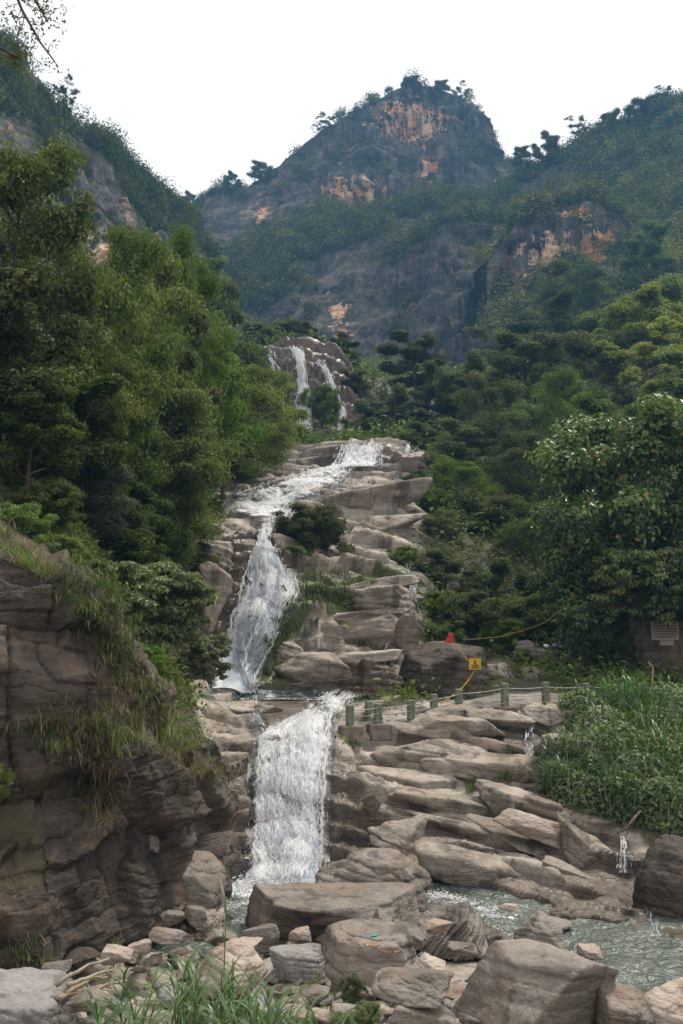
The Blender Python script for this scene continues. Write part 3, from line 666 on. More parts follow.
def foam_drops(name, label, pts, n, spread, size, seed):
    g = np.random.default_rng(seed); V0, F0 = ico(1); q = np.array(pts); t = g.uniform(0,1,n)[:,None]; c = q[0]*(1-t)+q[1]*t+g.normal(0,1,(n,3))*np.array(spread); c[:,2] = np.abs(c[:,2]-q[0,2])+q[0,2]
    r = size*g.lognormal(0,.5,n); V = (V0[None]*(r[:,None,None]*np.array([1.3,1.3,.8]))+c[:,None]).reshape(-1,3); F = (F0[None]+(np.arange(n)*len(V0))[:,None,None]).reshape(-1,3)
    tag(obj(name, mesh_np(name, V, F), M['spray']), label, None, None, 'structure')
fall('waterfall', 'broad white lowest waterfall dropping into the pool', [(292,334,722,34.3),(262,335,733,33.0),(250,336,745,32.0),(246,334,765,31.0),(243,333,800,29.8),(243,331,840,28.6),(240,330,876,27.6),(228,334,894,27.0)], .18, seed=1, dy=1.5, lift=.16)
fall('waterfall', 'white strand within the lowest waterfall', [(272,312,742,32.0),(262,318,790,30.1),(258,322,850,28.3),(250,326,890,27.0)], .02, seed=2, lift=.22, dy=1.5)
fall('waterfall', 'fan shaped middle waterfall', [(256,266,540,49),(250,273,556,47.4),(243,290,572,46.6),(235,308,588,46),(228,298,610,45.2),(221,281,640,44.2),(212,268,665,43.2),(203,256,694,42.2)], .15, seed=3, dy=1.2)
fall('waterfall', 'bright strand of the middle waterfall', [(254,270,552,47.6),(250,282,580,46.2),(244,278,610,45.1),(236,270,640,44.1),(226,258,670,43),(220,248,694,42.1)], -.01, seed=4, lift=.3, dy=1.2)
fall('waterfall', 'stepped rapid above the middle waterfall', [(270,300,517,57),(258,284,525,54),(256,272,534,51.5),(254,268,546,48)], .06, seed=5, dy=1.)
fall('stream', 'white shallow water spreading over the pale slab', [(326,358,470,84),(288,354,478,77),(256,346,487,71),(230,340,496,66),(212,318,506,61),(208,304,514,57.6),(240,298,519,56)], .06, seed=6, dy=1., lift=.08)
fall('waterfall', 'wide short cascade at the head of the slab', [(338,385,448,87.2),(334,386,458,86),(326,387,472,84)], .10, seed=7, dy=1.)
fall('waterfall', 'thin side cascade by the dark bush', [(404,411,451,87.6),(399,408,471,84.5)], .02, seed=8, dy=1.)
fall('waterfall', 'tall upper waterfall', [(291,306,353,112.6),(296,309,380,111.2),(294,312,405,110),(295,315,436,107.8)], .22, seed=9, dy=1.)
fall('waterfall', 'thin slanting strand beside the upper waterfall', [(314,322,365,112.6),(324,331,382,112),(330,340,400,110.6),(338,346,418,109.5),(334,344,440,107)], .10, seed=10, dy=1.)
fall('waterfall', 'pale trickle left of the upper waterfall', [(268,276,350,115),(272,280,366,113),(276,288,388,111.5)], -.06, seed=11, dy=1.)
fall('stream', 'fast white water crossing the middle pool', [(330,404,693,42),(320,368,700,40),(306,350,708,38),(298,342,716,36),(286,336,727,34)], .03, seed=12, dy=1., lift=.08)
fall('stream', 'thin flow over the flat rock lip', [(232,262,700,40.5),(238,262,712,37),(246,268,724,34.5),(252,276,738,32.8)], -.06, seed=13, dy=1., strands=.35, lift=.06)
fall('waterfall', 'trickle down the right edge of the stepped ledges', [(404,412,566,52),(408,416,590,49.5),(408,414,618,46.8),(384,404,640,45),(376,392,652,44.4)], -.07, seed=14, dy=1., strands=.35, lift=.06)
fall('waterfall', 'small chute below the fence', [(522,530,714,36.6),(523,535,735,35),(520,536,762,33)], -.06, seed=15, dy=1., strands=.35, lift=.06)
fall('waterfall', 'narrow shaded drop below the bush', [(618,630,838,28.2),(616,632,862,27.4),(614,634,876,27)], -.02, seed=16, dy=1., strands=.35, lift=.1)
fall('stream', 'trickle joining the lower stream', [(632,644,884,26.4),(638,650,902,25.4),(646,656,920,24.6),(652,666,938,23.6)], -.04, seed=17, dy=1., strands=.35, lift=.06)
fall('stream', 'seep over wet rock below the fence', [(545,560,815,30),(556,574,838,28.9),(575,588,860,27.8)], -.10, seed=18, dy=1., strands=.35, lift=.05)
def pool(name, label, x0, x1, y0, y1, z, res, foamlines, base=-.2, amp=.07):
    nx = int((x1-x0)/res); ny = int((y1-y0)/res); X, Y = np.meshgrid(np.linspace(x0,x1,nx), np.linspace(y0,y1,ny)); 
    Pq = np.stack([X,Y,0*X],-1); fo = np.full(X.shape, base)
    for pts, wd, s in foamlines:
        qv = np.array(pts)
        for a, b in zip(qv[:-1], qv[1:]):
            ab = b-a; t = np.clip(((Pq[...,:2]-a)@ab)/max(ab@ab,1e-9),0,1); d = np.linalg.norm(Pq[...,:2]-a-t[...,None]*ab,axis=-1)
            fo = np.maximum(fo, base+(s-base)*(1-sstep(wd*.2,wd,d)))
    Z = z+(ridged(Pq*np.array([1.1,1.7,1]),3,5)*amp+fbm(Pq*3.5,3,6)*amp*.6)*(1+1.6*np.clip(fo+.2,0,1))
    o = obj(name, mesh_np(name, np.stack([X,Y,Z],-1).reshape(-1,3), gridF(ny,nx), attrs={'foam': fo.ravel()}), M['pool']); tag(o, label, None, None, 'structure')
g2 = lambda px,py,z=0: gp(px,py,z)[:2]
pool('stream_water', 'grey green lower pool and stream', -5.5, 16, 16.5, 29.5, 0.0, .055,
     [([g2(240,890),g2(325,888)],1.5,.36),([g2(240,900),g2(230,925)],.9,.06),([g2(320,893),g2(425,888),g2(455,902),g2(505,920)],.6,.10),([g2(505,920),g2(560,945)],.5,-.05),([g2(655,937),g2(640,945)],.5,.05)], -.17)
fall('pool_water', 'shallow middle pool under the fan waterfall', [(200,404,688,42.6),(204,400,694,41.8),(206,372,698,41.),(225,345,701,40.3)], .10, None, .015, .06, None, 'pool', .8, seed=30)

foam_drops('foam', 'foam and splash where the lowest waterfall meets the pool', [gp(236,889,.02),gp(330,886,.02)], 5000, (.22,.42,.10), .011, 1)
foam_drops('foam', 'drifting foam on the pool', [gp(232,905,.0),gp(262,905,.0)], 1800, (.5,.5,.015), .009, 2)
foam_drops('foam', 'splash at the foot of the middle waterfall', [at(208,693,42),at(252,693,42)], 2500, (.25,.3,.12), .013, 3)
foam_drops('foam', 'white water of the fast narrow stream', [gp(428,894,.0),gp(505,918,.0)], 2200, (.25,.22,.03), .010, 4)
# ------------------------------------------------------------------ bedrock ledges (part of the ground) and the near cliff
LED = Acc(); LW = []; LM = []
def slab(cx, cy, lpx, tpx, tilt=0, seed=1, Y=None, dr=.8, wetv=0, mossv=0, sink=.05, **kw):
    """a bedded ledge block: centre pixel, length and thickness in photo pixels, tilt in degrees"""
    if Y is None:
        h = hit(cx, cy+tpx*.35); Y = h[1]
    m = mpp(cy, Y); sx = lpx*m; sz = tpx*m; sy = sx*dr
    rq = random.Random(seed); a = dict(sub=5, sharp=rq.choice((16,26,40,60)), rough=rq.uniform(.03,.06), strata=rq.choice((.04,.06,.09)), sfreq=rq.uniform(2,4), nrand=rq.randint(6,11), fine=.012); a.update(kw)
    V, F = boulder((sx, sy, sz*1.15), seed, **a)
    t = R(tilt); V = np.stack([V[:,0]*math.cos(t)+V[:,2]*math.sin(t), V[:,1], -V[:,0]*math.sin(t)+V[:,2]*math.cos(t)],1)
    V = V+at(cx, cy, Y)+np.array([0, sy*(.5-sink)*.8, 0])
    LED.add(V, F); LW.append(np.full(len(V), wetv)); LM.append(np.full(len(V), mossv))
for i, a in enumerate([
    # stepped central ledges
    (312,678,78,46,2,{'wetv':.2,'dr':.6}),(374,682,62,42,-2,{'wetv':.9,'dr':.6}),(372,632,80,34,-6,{'wetv':.3}),(384,604,70,36,-5,{}),(286,655,34,26,10,{'mossv':.5}),(407,640,26,50,0,{'wetv':.6}),
    (262,690,34,26,0,{'wetv':.9,'mossv':.5,'Y':43}),
    # smooth beds of the right hand platform, dipping to the right
    (508,884,200,38,16,{'dr':.35,'strata':.02,'rough':.03,'Y':27.3,'sink':.2,'sharp':12}),(566,858,210,22,22,{'dr':.25,'Y':28.0,'wetv':.5,'strata':.02}),(592,888,110,18,25,{'dr':.35,'Y':26.4,'wetv':.5}),
    (455,815,150,36,11,{'sink':-.06,'dr':.4,'sharp':14}),(505,772,170,32,8,{'sink':-.06,'dr':.4,'sharp':14}),(435,757,130,28,4,{'sink':-.06,'dr':.4,'sharp':16}),(490,838,180,24,15,{'sink':-.06,'dr':.3,'sharp':16}),(540,815,130,30,15,{'sink':-.06,'dr':.4}),(410,790,110,30,6,{'sink':-.06,'dr':.4,'sharp':14}),(455,728,110,22,1,{'sink':-.06,'dr':.4}),(560,838,130,22,20,{'sink':-.06,'dr':.3}),
    (345,688,120,16,0,{'dr':.4}),(350,660,110,14,-4,{'dr':.3}),(350,618,110,12,-6,{'dr':.3}),(375,585,90,12,-8,{'dr':.3}),
(400,838,66,40,10,{}),(585,850,60,40,18,{'wetv':.6}),(372,806,20,20,0,{'wetv':.8}),(545,822,60,36,15,{'wetv':.6}),
    # left bank of the falls
    (222,852,54,62,-4,{'wetv':.9,'Y':28}),(225,812,50,46,-6,{'wetv':.5,'Y':29}),(218,775,62,40,-8,{'Y':30.2}),(200,735,60,30,-14,{'Y':32.6}),(222,712,70,16,-8,{'Y':37}),(196,702,46,14,-6,{'Y':39}),
    (262,716,70,20,-3,{'Y':37.2,'dr':.6,'strata':.03}),(214,600,40,70,-6,{}),(210,560,50,40,10,{}),(216,535,76,38,8,{'Y':50}),(196,640,40,70,0,{'Y':44.6,'wetv':.6}),(178,670,40,60,0,{'Y':44,'wetv':.6}),
    # slab country above
    (375,498,120,30,-5,{'strata':.02,'dr':.5,'sharp':12}),(262,470,90,14,-4,{}),(395,522,70,20,-10,{}),(412,466,30,30,0,{'wetv':.6,'mossv':.4}),(346,415,24,22,0,{'Y':110}),
    (500,722,70,24,0,{}),(548,716,50,22,4,{}),(575,760,60,40,10,{}),(455,716,60,18,-3,{}),(575,722,50,24,5,{}),
    # rock shelter under the trees; wet value on wall and roof paints its shade
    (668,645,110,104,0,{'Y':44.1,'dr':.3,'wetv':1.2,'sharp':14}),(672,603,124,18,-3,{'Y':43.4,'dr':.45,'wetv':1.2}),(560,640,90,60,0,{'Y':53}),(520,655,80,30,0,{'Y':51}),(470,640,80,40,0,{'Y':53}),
    # shaded banks below the bush
    (575,835,120,60,10,{'Y':29.6,'wetv':.5}),(640,850,70,60,0,{'Y':29,'wetv':.7}),(618,900,60,40,20,{'Y':26.2,'wetv':.6})]):
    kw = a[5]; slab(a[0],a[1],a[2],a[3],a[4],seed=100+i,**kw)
lm = LED.mesh('rock_ledge')
for nm, arr in (('wet',LW),('moss',LM)):  # wet also carries the shade painted on the rock shelter
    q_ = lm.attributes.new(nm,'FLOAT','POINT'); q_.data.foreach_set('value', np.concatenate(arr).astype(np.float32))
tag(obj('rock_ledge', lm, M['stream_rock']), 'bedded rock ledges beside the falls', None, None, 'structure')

def near_cliff():
    rows = [[(-160,1000,16.6),(0,980,17.6),(60,968,18.3),(110,952,19.6),(165,928,21.8),(205,905,24.2),(240,892,26.6),(246,886,27.8)],
            [(-160,880,17.9),(0,880,18.3),(60,872,19.0),(110,868,20.4),(160,862,22.4),(205,852,25.2),(240,845,27.3),(246,843,28.4)],
            [(-160,760,19.4),(0,765,19.9),(55,770,20.3),(110,785,21.4),(160,792,23.2),(205,800,25.8),(236,806,27.8),(246,812,29.2)],
            [(-160,640,20.0),(0,640,20.4),(50,668,20.8),(92,700,21.6),(130,730,22.9),(170,752,24.6),(205,766,26.8),(232,776,29.0)],
            [(-160,530,20.6),(0,546,21.0),(40,570,21.3),(76,602,21.8),(106,640,22.4),(128,672,23.2),(158,705,24.6),(215,752,29.0)]]
    nc, seg = 440, (70,80,90,80); rs = []
    for r in rows:
        r = np.array([at(*p) for p in r]); d = np.r_[0,np.cumsum(np.linalg.norm(np.diff(r,axis=0),axis=1))]; t = np.linspace(0,d[-1],nc)
        rs.append(np.stack([np.interp(t,d,r[:,k]) for k in range(3)],1))
    rs.append(rs[-1]+np.array([-.5,1.2,.35])); rs.append(rs[-1]+np.array([-1.5,3.5,.2])); rs.append(rs[-1]+np.array([-2,3.,-3.]))
    seg = list(seg)+[20,20,12]; G_ = []
    for i, k in enumerate(seg):
        for j in range(k): f = j/k; G_.append(rs[i]*(1-f)+rs[i+1]*f)
    G_ = np.array(G_+[rs[-1]])
    for _ in range(6): G_[1:-1] = G_[1:-1]*.5+(G_[:-2]+G_[2:])*.25; G_[:,1:-1] = G_[:,1:-1]*.5+(G_[:,:-2]+G_[:,2:])*.25
    du = np.gradient(G_,axis=1); dv = np.gradient(G_,axis=0); N = norm(np.cross(du,dv))
    sl_ = np.cumsum(np.r_[0, np.linalg.norm(np.diff(G_[len(G_)//2],axis=0),axis=1)])[None]*np.ones(G_.shape[:2])
    b1,e1 = blocks(sl_, G_[...,2]-.06*sl_+fbm(G_*.3,3,61)*.5, 3.6, 3.1, 3, .9); b2,e2 = blocks(sl_+7+fbm(G_*.7,3,62)*.5, G_[...,2]+.03*sl_+fbm(G_*.8,3,63)*.35, 1.3, .62, 13, .9); b3,e3 = blocks(sl_+3, G_[...,2]-.05*sl_, .9, .17, 23, .4)
    ro = sstep(-.25,.35,fbm(G_*.45,2,9))
    d = b1*.85-np.exp(-e1/.06)*.16+(b2*.30-np.exp(-e2/.04)*.05)*(.15+.85*ro)+b3*.09*(1-.6*ro)
    d += fbm(G_*.3,3,19)*.5+fbm(G_*1.6,4,23)*.11+fbm(G_*6,3,27)*.03
    Pn = G_+N*d[...,None]
    mo = sstep(.35,.8,N[...,2]+fbm(G_*.8,3,2)*.5)*.8
    wt_ = sstep(.1,.5,fbm(G_*np.array([.8,.8,.12]),3,8))*.35
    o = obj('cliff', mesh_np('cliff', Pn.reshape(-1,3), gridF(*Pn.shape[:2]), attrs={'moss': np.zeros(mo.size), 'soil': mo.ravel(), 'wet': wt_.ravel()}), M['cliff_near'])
    tag(o, 'fractured brown cliff', None, None, 'structure'); return o, Pn, N
CL, CLP, CLN = near_cliff()
CLB = bvh_of(CL)

# ------------------------------------------------------------------ loose boulders
def rock(label, box, Y, dr=.8, mat='boulder', seed=1, group=None, tilt=0, sub=6, name='boulder', cat='boulder', **kw):
    x0,y0,x1,y1 = box; cx, cy = (x0+x1)/2, (y0+y1)/2; m = mpp(cy, Y); sx = (x1-x0)*m; sy = sx*dr
    ang = math.atan((cy-512)/FPX)-PITCH; hz = (y1-y0)*m
    sz = max((hz-sy*max(math.sin(ang),0)*.75)/math.cos(ang), hz*.45)
    a = dict(nrand=8, sharp=38, rough=.045, strata=.03, fine=.011); a.update(kw)
    V, F = boulder((sx,sy,sz), seed, sub, **a)
    c = at(cx, cy, Y); 
    o = obj(name, mesh_np(name, V, F), M[mat], None, c); tag(o, label, cat, group)
    return o
rock('broad flat topped brown slab lying in front of the lowest waterfall', (240,884,422,950), 22.3, .62, seed=3, planes=[(.02,-.06,1,.62),(-1,-.25,.05,.98),(1,-.35,.15,.95),(.1,-1,-.55,.80),(0,1,.1,1),(0,0,-1,1),(-.7,-.8,-.35,.92),(.55,-.75,.25,.98)], sharp=34, nrand=4, rough=.03)
rock('rounded rough brown boulder beside the foot of the lowest waterfall', (314,847,434,922), 25.2, .6, seed=8, sharp=11, rough=.07, strata=.04, planes=[(.05,-.3,1,.80),(-.75,-.25,.62,.70),(.78,-.2,.55,.74),(-1,0,-.1,1),(1,0,-.1,1),(0,-1,.35,.85),(0,1,.3,.9),(0,0,-1,1)])
rock('big angular boulder with a dark flat face on its near side', (448,938,616,1060), 14.6, .75, seed=12, planes=[(-.14,-.14,1,.66),(.50,-.85,-.30,.40),(-.85,-.25,.40,.80),(-.42,-.75,.55,.60),(1,.2,.1,.95),(0,1,.2,1),(0,0,-1,1),(.35,.2,1,.72)], sharp=70, nrand=2, rough=.03, strata=.02)
rock('upright pointed boulder behind the big angular boulder', (514,910,566,962), 17.0, .8, seed=14, planes=[(-.75,-.3,.5,.6),(.7,-.35,.55,.62),(0,-1,.25,.8),(0,1,.3,.8),(0,0,-1,1),(-1,0,0,.95),(1,0,0,.95)], sharp=26, nrand=3)
rock('tilted boulder with sharp parallel ribs beside the fast stream', (416,900,494,962), 20.3, .7, seed=16, planes=[(-.55,-.35,.85,.62),(.9,-.3,.35,.7),(0,-1,.3,.85),(0,1,0,1),(0,0,-1,1),(-1,0,-.1,.95)], strata=.14, sdir=(.75,.1,-.65), sfreq=7, sharp=24)
rock('smooth grey rounded rock among brown stones', (268,943,328,984), 18.2, .8, 'grey_rock', 18, sharp=12, rough=.03)
rock('large pale domed rock half hidden behind the reeds', (172,938,262,1020), 15.4, .9, 'pink_rock', 22, sharp=9, rough=.05)
rock('curved layered grey slab resting on a square block', (371,964,454,1004), 14.5, .8, 'boulder', 24, sharp=12, strata=.10, sdir=(.12,-.35,1), sfreq=5)
rock('square brown block under the curved layered slab', (368,990,456,1056), 14.3, .8, 'boulder', 25, sharp=40, nrand=3)
rock('small pale pinkish wedge of rock behind the curved layered slab', (408,954,447,982), 15.8, .7, 'pink_rock', 27, planes=[(.5,-.3,.8,.55),(-.8,-.3,.5,.7),(0,-1,.2,.8),(0,1,0,1),(0,0,-1,1),(1,0,0,1)], sharp=30)
rock('wide low slab with rust coloured puddles on top', (320,922,424,992), 17.2, .8, 'boulder', 29, planes=[(-.05,-.15,1,.66),(-1,-.2,.2,.95),(1,-.2,.2,1),(0,-1,.25,.9),(0,1,0,1),(0,0,-1,1),(-.5,-.8,.3,.95)], sharp=26, strata=.08, sfreq=3)
rock('brown wedge shaped rock standing on the puddled slab', (382,918,424,948), 18.0, .6, 'boulder', 31, planes=[(.6,-.2,.75,.5),(-.9,-.3,.2,.8),(0,-1,.2,.8),(0,1,0,1),(0,0,-1,1),(1,0,0,1)], sharp=30, sub=5)
rock('small upright dark rock against the flat topped slab', (366,908,394,938), 19.0, .6, 'boulder', 32, planes=[(-.75,-.2,.4,.55),(.5,-.2,.8,.5),(0,-1,.1,.8),(0,1,0,1),(0,0,-1,1),(1,0,0,1)], sharp=30, sub=5)
rock('reddish boulder cut by the lower frame edge beside the big angular one', (598,980,656,1060), 14.2, .9, 'boulder', 34, sharp=14)
rock('pale orange boulder at the stream edge right of the reddish boulder', (634,976,712,1060), 14.6, .9, 'pink_rock', 36, sharp=11)
rock('pale brown boulder with a split corner against the cliff foot', (150,852,224,922), 23.2, .7, 'boulder', 38, planes=[(-.05,-.25,1,.75),(.62,-.35,.62,.80),(-1,-.2,.1,.95),(1,-.1,-.1,1),(0,-1,.15,.9),(0,1,0,1),(0,0,-1,1)], sharp=18, strata=.05, sfreq=3)
rock('leaning layered block between the cliff and the split boulder', (84,846,156,950), 21.2, .6, 'cliff_near', 40, planes=[(-.65,-.25,.75,.62),(.75,-.2,.45,.75),(0,-1,.3,.8),(0,1,0,1),(0,0,-1,1),(-1,0,-.2,.95),(1,0,-.3,.9)], sharp=18, strata=.08, sfreq=4)
rock('small block perched where the leaning block meets the cliff', (134,832,160,858), 22.2, .8, 'boulder', 42, sub=5)
rock('mid brown angular rock left of the flat topped slab', (242,922,280,958), 20.2, .8, 'boulder', 44, sub=5, sharp=26)
rock('small round stone in the middle of the stream', (578,944,602,964), 20.6, .8, 'pink_rock', 46, sub=5, sharp=10)
rock('flat stone just showing above the shallow stream', (530,916,572,928), 23.0, .8, 'boulder', 47, sub=5, sharp=10)
rock('pale flat stone at the shallow edge under the long slab', (498,902,520,914), 24.6, .8, 'pink_rock', 48, sub=5, sharp=12)
rock('low dark wet stone beside the fast stream', (486,930,510,952), 19.4, .8, 'boulder', 49, sub=5, sharp=12)
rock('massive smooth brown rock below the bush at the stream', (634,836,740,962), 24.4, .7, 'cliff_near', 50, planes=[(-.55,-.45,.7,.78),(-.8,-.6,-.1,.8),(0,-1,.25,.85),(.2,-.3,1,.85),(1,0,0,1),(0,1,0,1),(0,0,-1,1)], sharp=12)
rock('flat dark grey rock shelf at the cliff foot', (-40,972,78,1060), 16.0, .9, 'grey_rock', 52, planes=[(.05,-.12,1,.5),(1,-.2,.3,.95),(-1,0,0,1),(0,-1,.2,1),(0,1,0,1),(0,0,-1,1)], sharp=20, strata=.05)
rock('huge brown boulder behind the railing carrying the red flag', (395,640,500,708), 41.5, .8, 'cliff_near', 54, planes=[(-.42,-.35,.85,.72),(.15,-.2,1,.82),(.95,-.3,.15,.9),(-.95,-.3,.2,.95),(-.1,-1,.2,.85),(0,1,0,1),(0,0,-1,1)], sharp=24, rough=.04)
rock('rounded dark boulder under the trees beside the white pipe', (553,650,614,700), 46.5, .9, 'cliff_near', 56, sharp=9)
for i,(b,Y,l) in enumerate([((470,662,520,692),43.5,'low brown rock right of the yellow notice'),((512,640,548,662),48,'flat brown rock beneath the white bundles'),((518,666,556,694),43.0,'pale rock behind the fence posts near the middle'),((486,684,516,704),41,'small pale rock behind the wire fence below the yellow notice'),((528,648,560,672),47,'small dark rock beside the rounded boulder'),((546,680,580,702),42.5,'low rock beside the far fence post')]):
    rock(l, b, Y, .9, 'boulder', 60+i, sub=5, sharp=14)
for i,(b,Y,l) in enumerate([((128,938,152,956),19.0,'pale oval stone on the rubble below the leaning block'),((160,908,186,926),20.8,'small blocky stone at the foot of the split boulder'),((184,906,208,930),20.6,'blocky brown stone between the split boulder and the pool'),((150,922,190,944),19.6,'flat brown stone in front of the blocky stones'),((40,960,70,978),17.6,'squat brown stone by the scrap of blue litter'),((232,936,262,950),19.2,'pale flat stone near the pool edge'),((205,928,238,946),19.6,'low flat stone behind the tall reed'),((288,926,312,944),19.8,'small brown stone under the overhang of the flat topped slab'),((240,965,268,985),17.0,'pinkish stone left of the smooth grey rock'),((66,985,112,1012),15.4,'brown wedge stone beside the driftwood'),((300,985,330,1003),15.4,'small stone among leaf litter by the weeds'),((332,1000,366,1024),14.2,'pale stone at the base of the green weeds'),((425,918,452,936),19.4,'flat stone wedged beside the ribbed boulder'),((446,940,478,960),17.8,'rough brown stone behind the big angular boulder'),((100,945,134,966),18.4,'dark flat stone at the cliff foot')]):
    rock(l, b, Y, .9, ('pink_rock','boulder','boulder','boulder','boulder','pink_rock','boulder')[i%7], 80+i, sub=5, sharp=16)
# rubble between them: every stone its own object
rg = np.random.default_rng(5); RV = []
for k in range(9):
    V, F = boulder((1,.85,.6), 300+k, 4, sharp=(14,26,10)[k%3], planes=[], nrand=13, strata=.03); RV.append(mesh_np('rubble_stone', V, F))
for i, me in enumerate(RV): me.materials.append(M[('boulder','pink_rock','boulder','grey_rock','boulder')[i%5]])
k = 0
def drop_stone(x, y, s):
    global k
    z = float(ground_z([x],[y])[0]); o = obj('rubble_stone', RV[k%9], None, None, (x, y, z+s*.12)); k += 1
    o.scale = (s*rg.uniform(.8,1.3), s*rg.uniform(.8,1.2), s*rg.uniform(.7,1.1)); o.rotation_euler = (rg.normal(0,.2), rg.normal(0,.2), rg.uniform(0,6.28))
    tag(o, 'small loose stone in the rubble between the larger boulders', 'stone', 'loose stones of the rubble bank')
while k < 230:
    px, py = rg.uniform(60,620), rg.uniform(905,1030)
    if py < 925 and not 140 < px < 240: continue
    if px > 440 and py < 985: continue
    h = hit(px, py, None, 60)
    if h is None or h[2] < .1: continue
    drop_stone(h[0], h[1], float(np.clip(rg.lognormal(-1.35,.5),.1,.62)))
# ------------------------------------------------------------------ plants
def leaf_quads(pos, ax, nr, L, W, droop=.12):
    n = len(pos); L = np.broadcast_to(L,(n,))[:,None]; W = np.broadcast_to(W,(n,))[:,None]
    sd_ = norm(np.cross(ax, nr)); up = np.cross(sd_, ax)
    v0 = pos; v1 = pos+ax*L*.45+sd_*W*.5+up*L*.06; v2 = pos+ax*L-up*L*droop; v3 = pos+ax*L*.45-sd_*W*.5+up*L*.06
    V = np.stack([v0,v1,v2,v3],1).reshape(-1,3); return V, np.arange(n*4).reshape(n,4)
def blades(pos, dir2, Ln, Wd, lean, droop, seg=4):
    """curved grass blades: base pos, horizontal heading (angle), length, width, start lean, total droop (radians)"""
    n = len(pos); V = []; p = np.array(pos, float); h = np.stack([np.cos(dir2),np.sin(dir2),0*dir2],1); s = np.stack([-np.sin(dir2),np.cos(dir2),0*dir2],1)
    for k in range(seg+1):
        f = k/seg; a = lean+droop*f; w_ = Wd*(1-f**1.6*.96)*.5*(.55+.45*min(1,f*4))
        V.append(p-s*w_[:,None]); V.append(p+s*w_[:,None])
        p = p+(h*np.sin(a)[:,None]+np.array([0,0,1.])*np.cos(a)[:,None])*(Ln/seg)[:,None]
    V = np.stack(V,1); m = 2*(seg+1); base = (np.arange(n)*m)[:,None]
    F = np.concatenate([base+np.array([[2*k,2*k+1,2*k+3,2*k+2]]) for k in range(seg)],0)
    return V.reshape(-1,3), F
def rdirs(g, n, up=.0):
    d = g.normal(0,1,(n,3)); d[:,2] += up; return norm(d)
def make_tree(seed, H=10., W=8., base=.30, nl=11, tw=6, lpc=120, L=.26, Wl=.11, flat=.45, cr=.085, rise=.55, shape='dome', droop=.15, trunkr=.022, bend=.06, stems=1):
    g = np.random.default_rng(seed); tb = Acc(); C = []
    for st in range(stems):
        k = 7; t = np.linspace(0,1,k); az0 = g.uniform(0,6.28); ln = bend*H*(1 if stems == 1 else 3.)
        pth = np.stack([ln*t**1.4*math.cos(az0)+g.normal(0,.012*H,k)*t, ln*t**1.4*math.sin(az0)+g.normal(0,.012*H,k)*t, t*H*.86],1); pth[0,2] = -.06*H
        add_tube(tb, pth, trunkr*H*(1-t*.8)*(1 if stems == 1 else .5), 7)
        for i in range(nl):
            f = base+(.97-base)*(i+.5)/nl; az = i*2.4+g.uniform(-.5,.5)+st*1.9
            p0 = np.array([np.interp(f,t,pth[:,c]) for c in range(3)])
            rel = (f-base)/(1-base)
            pr = {'dome': math.sqrt(max(.05,1-(rel*.93)**2.2))*(.72+.28*min(1,rel*4)), 'cone': 1.02-rel*.88, 'umbrella': .35+.75*rel, 'column': .55+.3*math.sin(rel*3)}[shape]
            ln_ = W*.5*pr*g.uniform(.75,1.12); ri = rise*(.5+.7*rel)+g.normal(0,.1)
            d0 = np.array([math.cos(az)*math.cos(ri), math.sin(az)*math.cos(ri), math.sin(ri)]); sd0 = np.array([-math.sin(az),math.cos(az),0])
            s = np.linspace(0,1,5); lp = p0+d0*(s*ln_)[:,None]+sd0*(np.sin(s*3)*g.normal(0,.07)*ln_)[:,None]; lp[:,2] += (g.normal(0,.03)-.05)*ln_*s**2
            add_tube(tb, lp, trunkr*H*.42*(1-s*.8)*(1-.45*rel), 5, False)
            for j in range(tw):
                u = .38+.62*(j+g.random())/tw; q0 = np.array([np.interp(u,s,lp[:,c]) for c in range(3)])
                dd = norm(d0*.55+g.normal(0,.62,3)+np.array([0,0,.22])); tl = ln_*.36*g.uniform(.5,1.1)
                q1 = q0+dd*tl; add_tube(tb, np.array([q0,(q0+q1)/2+g.normal(0,.03,3)*tl,q1]), trunkr*H*np.array([.14,.09,.04]), 4, False)
                C.append(q1); 
                if g.random() < .6: C.append(q0+dd*tl*.55+g.normal(0,.05,3)*ln_)
            C.append(lp[-1])
    C = np.array(C); nC = len(C); lpc = int(lpc*1.5); L *= 1.15; Wl *= 1.25; rc = 1.1*cr*W*g.uniform(.65,1.35,nC); ni = g.poisson(lpc,nC); idx = np.repeat(np.arange(nC), ni); n = len(idx)
    d = rdirs(g,n); rr = g.random(n)**(1/2.4); off = d*rr[:,None]*rc[idx][:,None]; off[:,2] = off[:,2]*flat
    pos = C[idx]+off; nr = norm(d*.9+np.array([0,0,.55])+g.normal(0,.3,(n,3))); a = rdirs(g,n); a = norm(a-nr*(a*nr).sum(1)[:,None]); a[:,2] -= droop; a = norm(a)
    V, F = leaf_quads(pos, a, nr, L*g.uniform(.6,1.3,n), Wl*g.uniform(.7,1.25,n))
    lo, hi = V.min(0), V.max(0)
    tone = np.repeat(g.normal(0,.13,nC)[idx],4)
    return tb.mesh('trunk'), mesh_np('crown', V, F, attrs={'tone': tone}, smooth=False), (hi[2], max(hi[0]-lo[0], hi[1]-lo[1]))
TV = {}
TV['feather'] = make_tree(1, 10, 9.5, .22, 14, 7, 105, .19, .08, .52, .09, .55, 'dome')
TV['feather2'] = make_tree(2, 10, 8.5, .18, 15, 7, 105, .19, .08, .55, .09, .6, 'dome', bend=.12)
TV['dense'] = make_tree(3, 10, 7.5, .12, 14, 7, 125, .23, .105, .6, .085, .6, 'dome')
TV['dense2'] = make_tree(4, 10, 8.5, .14, 14, 7, 125, .24, .11, .6, .088, .5, 'dome', bend=.1)
TV['bigleaf'] = make_tree(5, 10, 9.0, .20, 14, 8, 95, .23, .125, .6, .08, .5, 'dome', droop=.35)
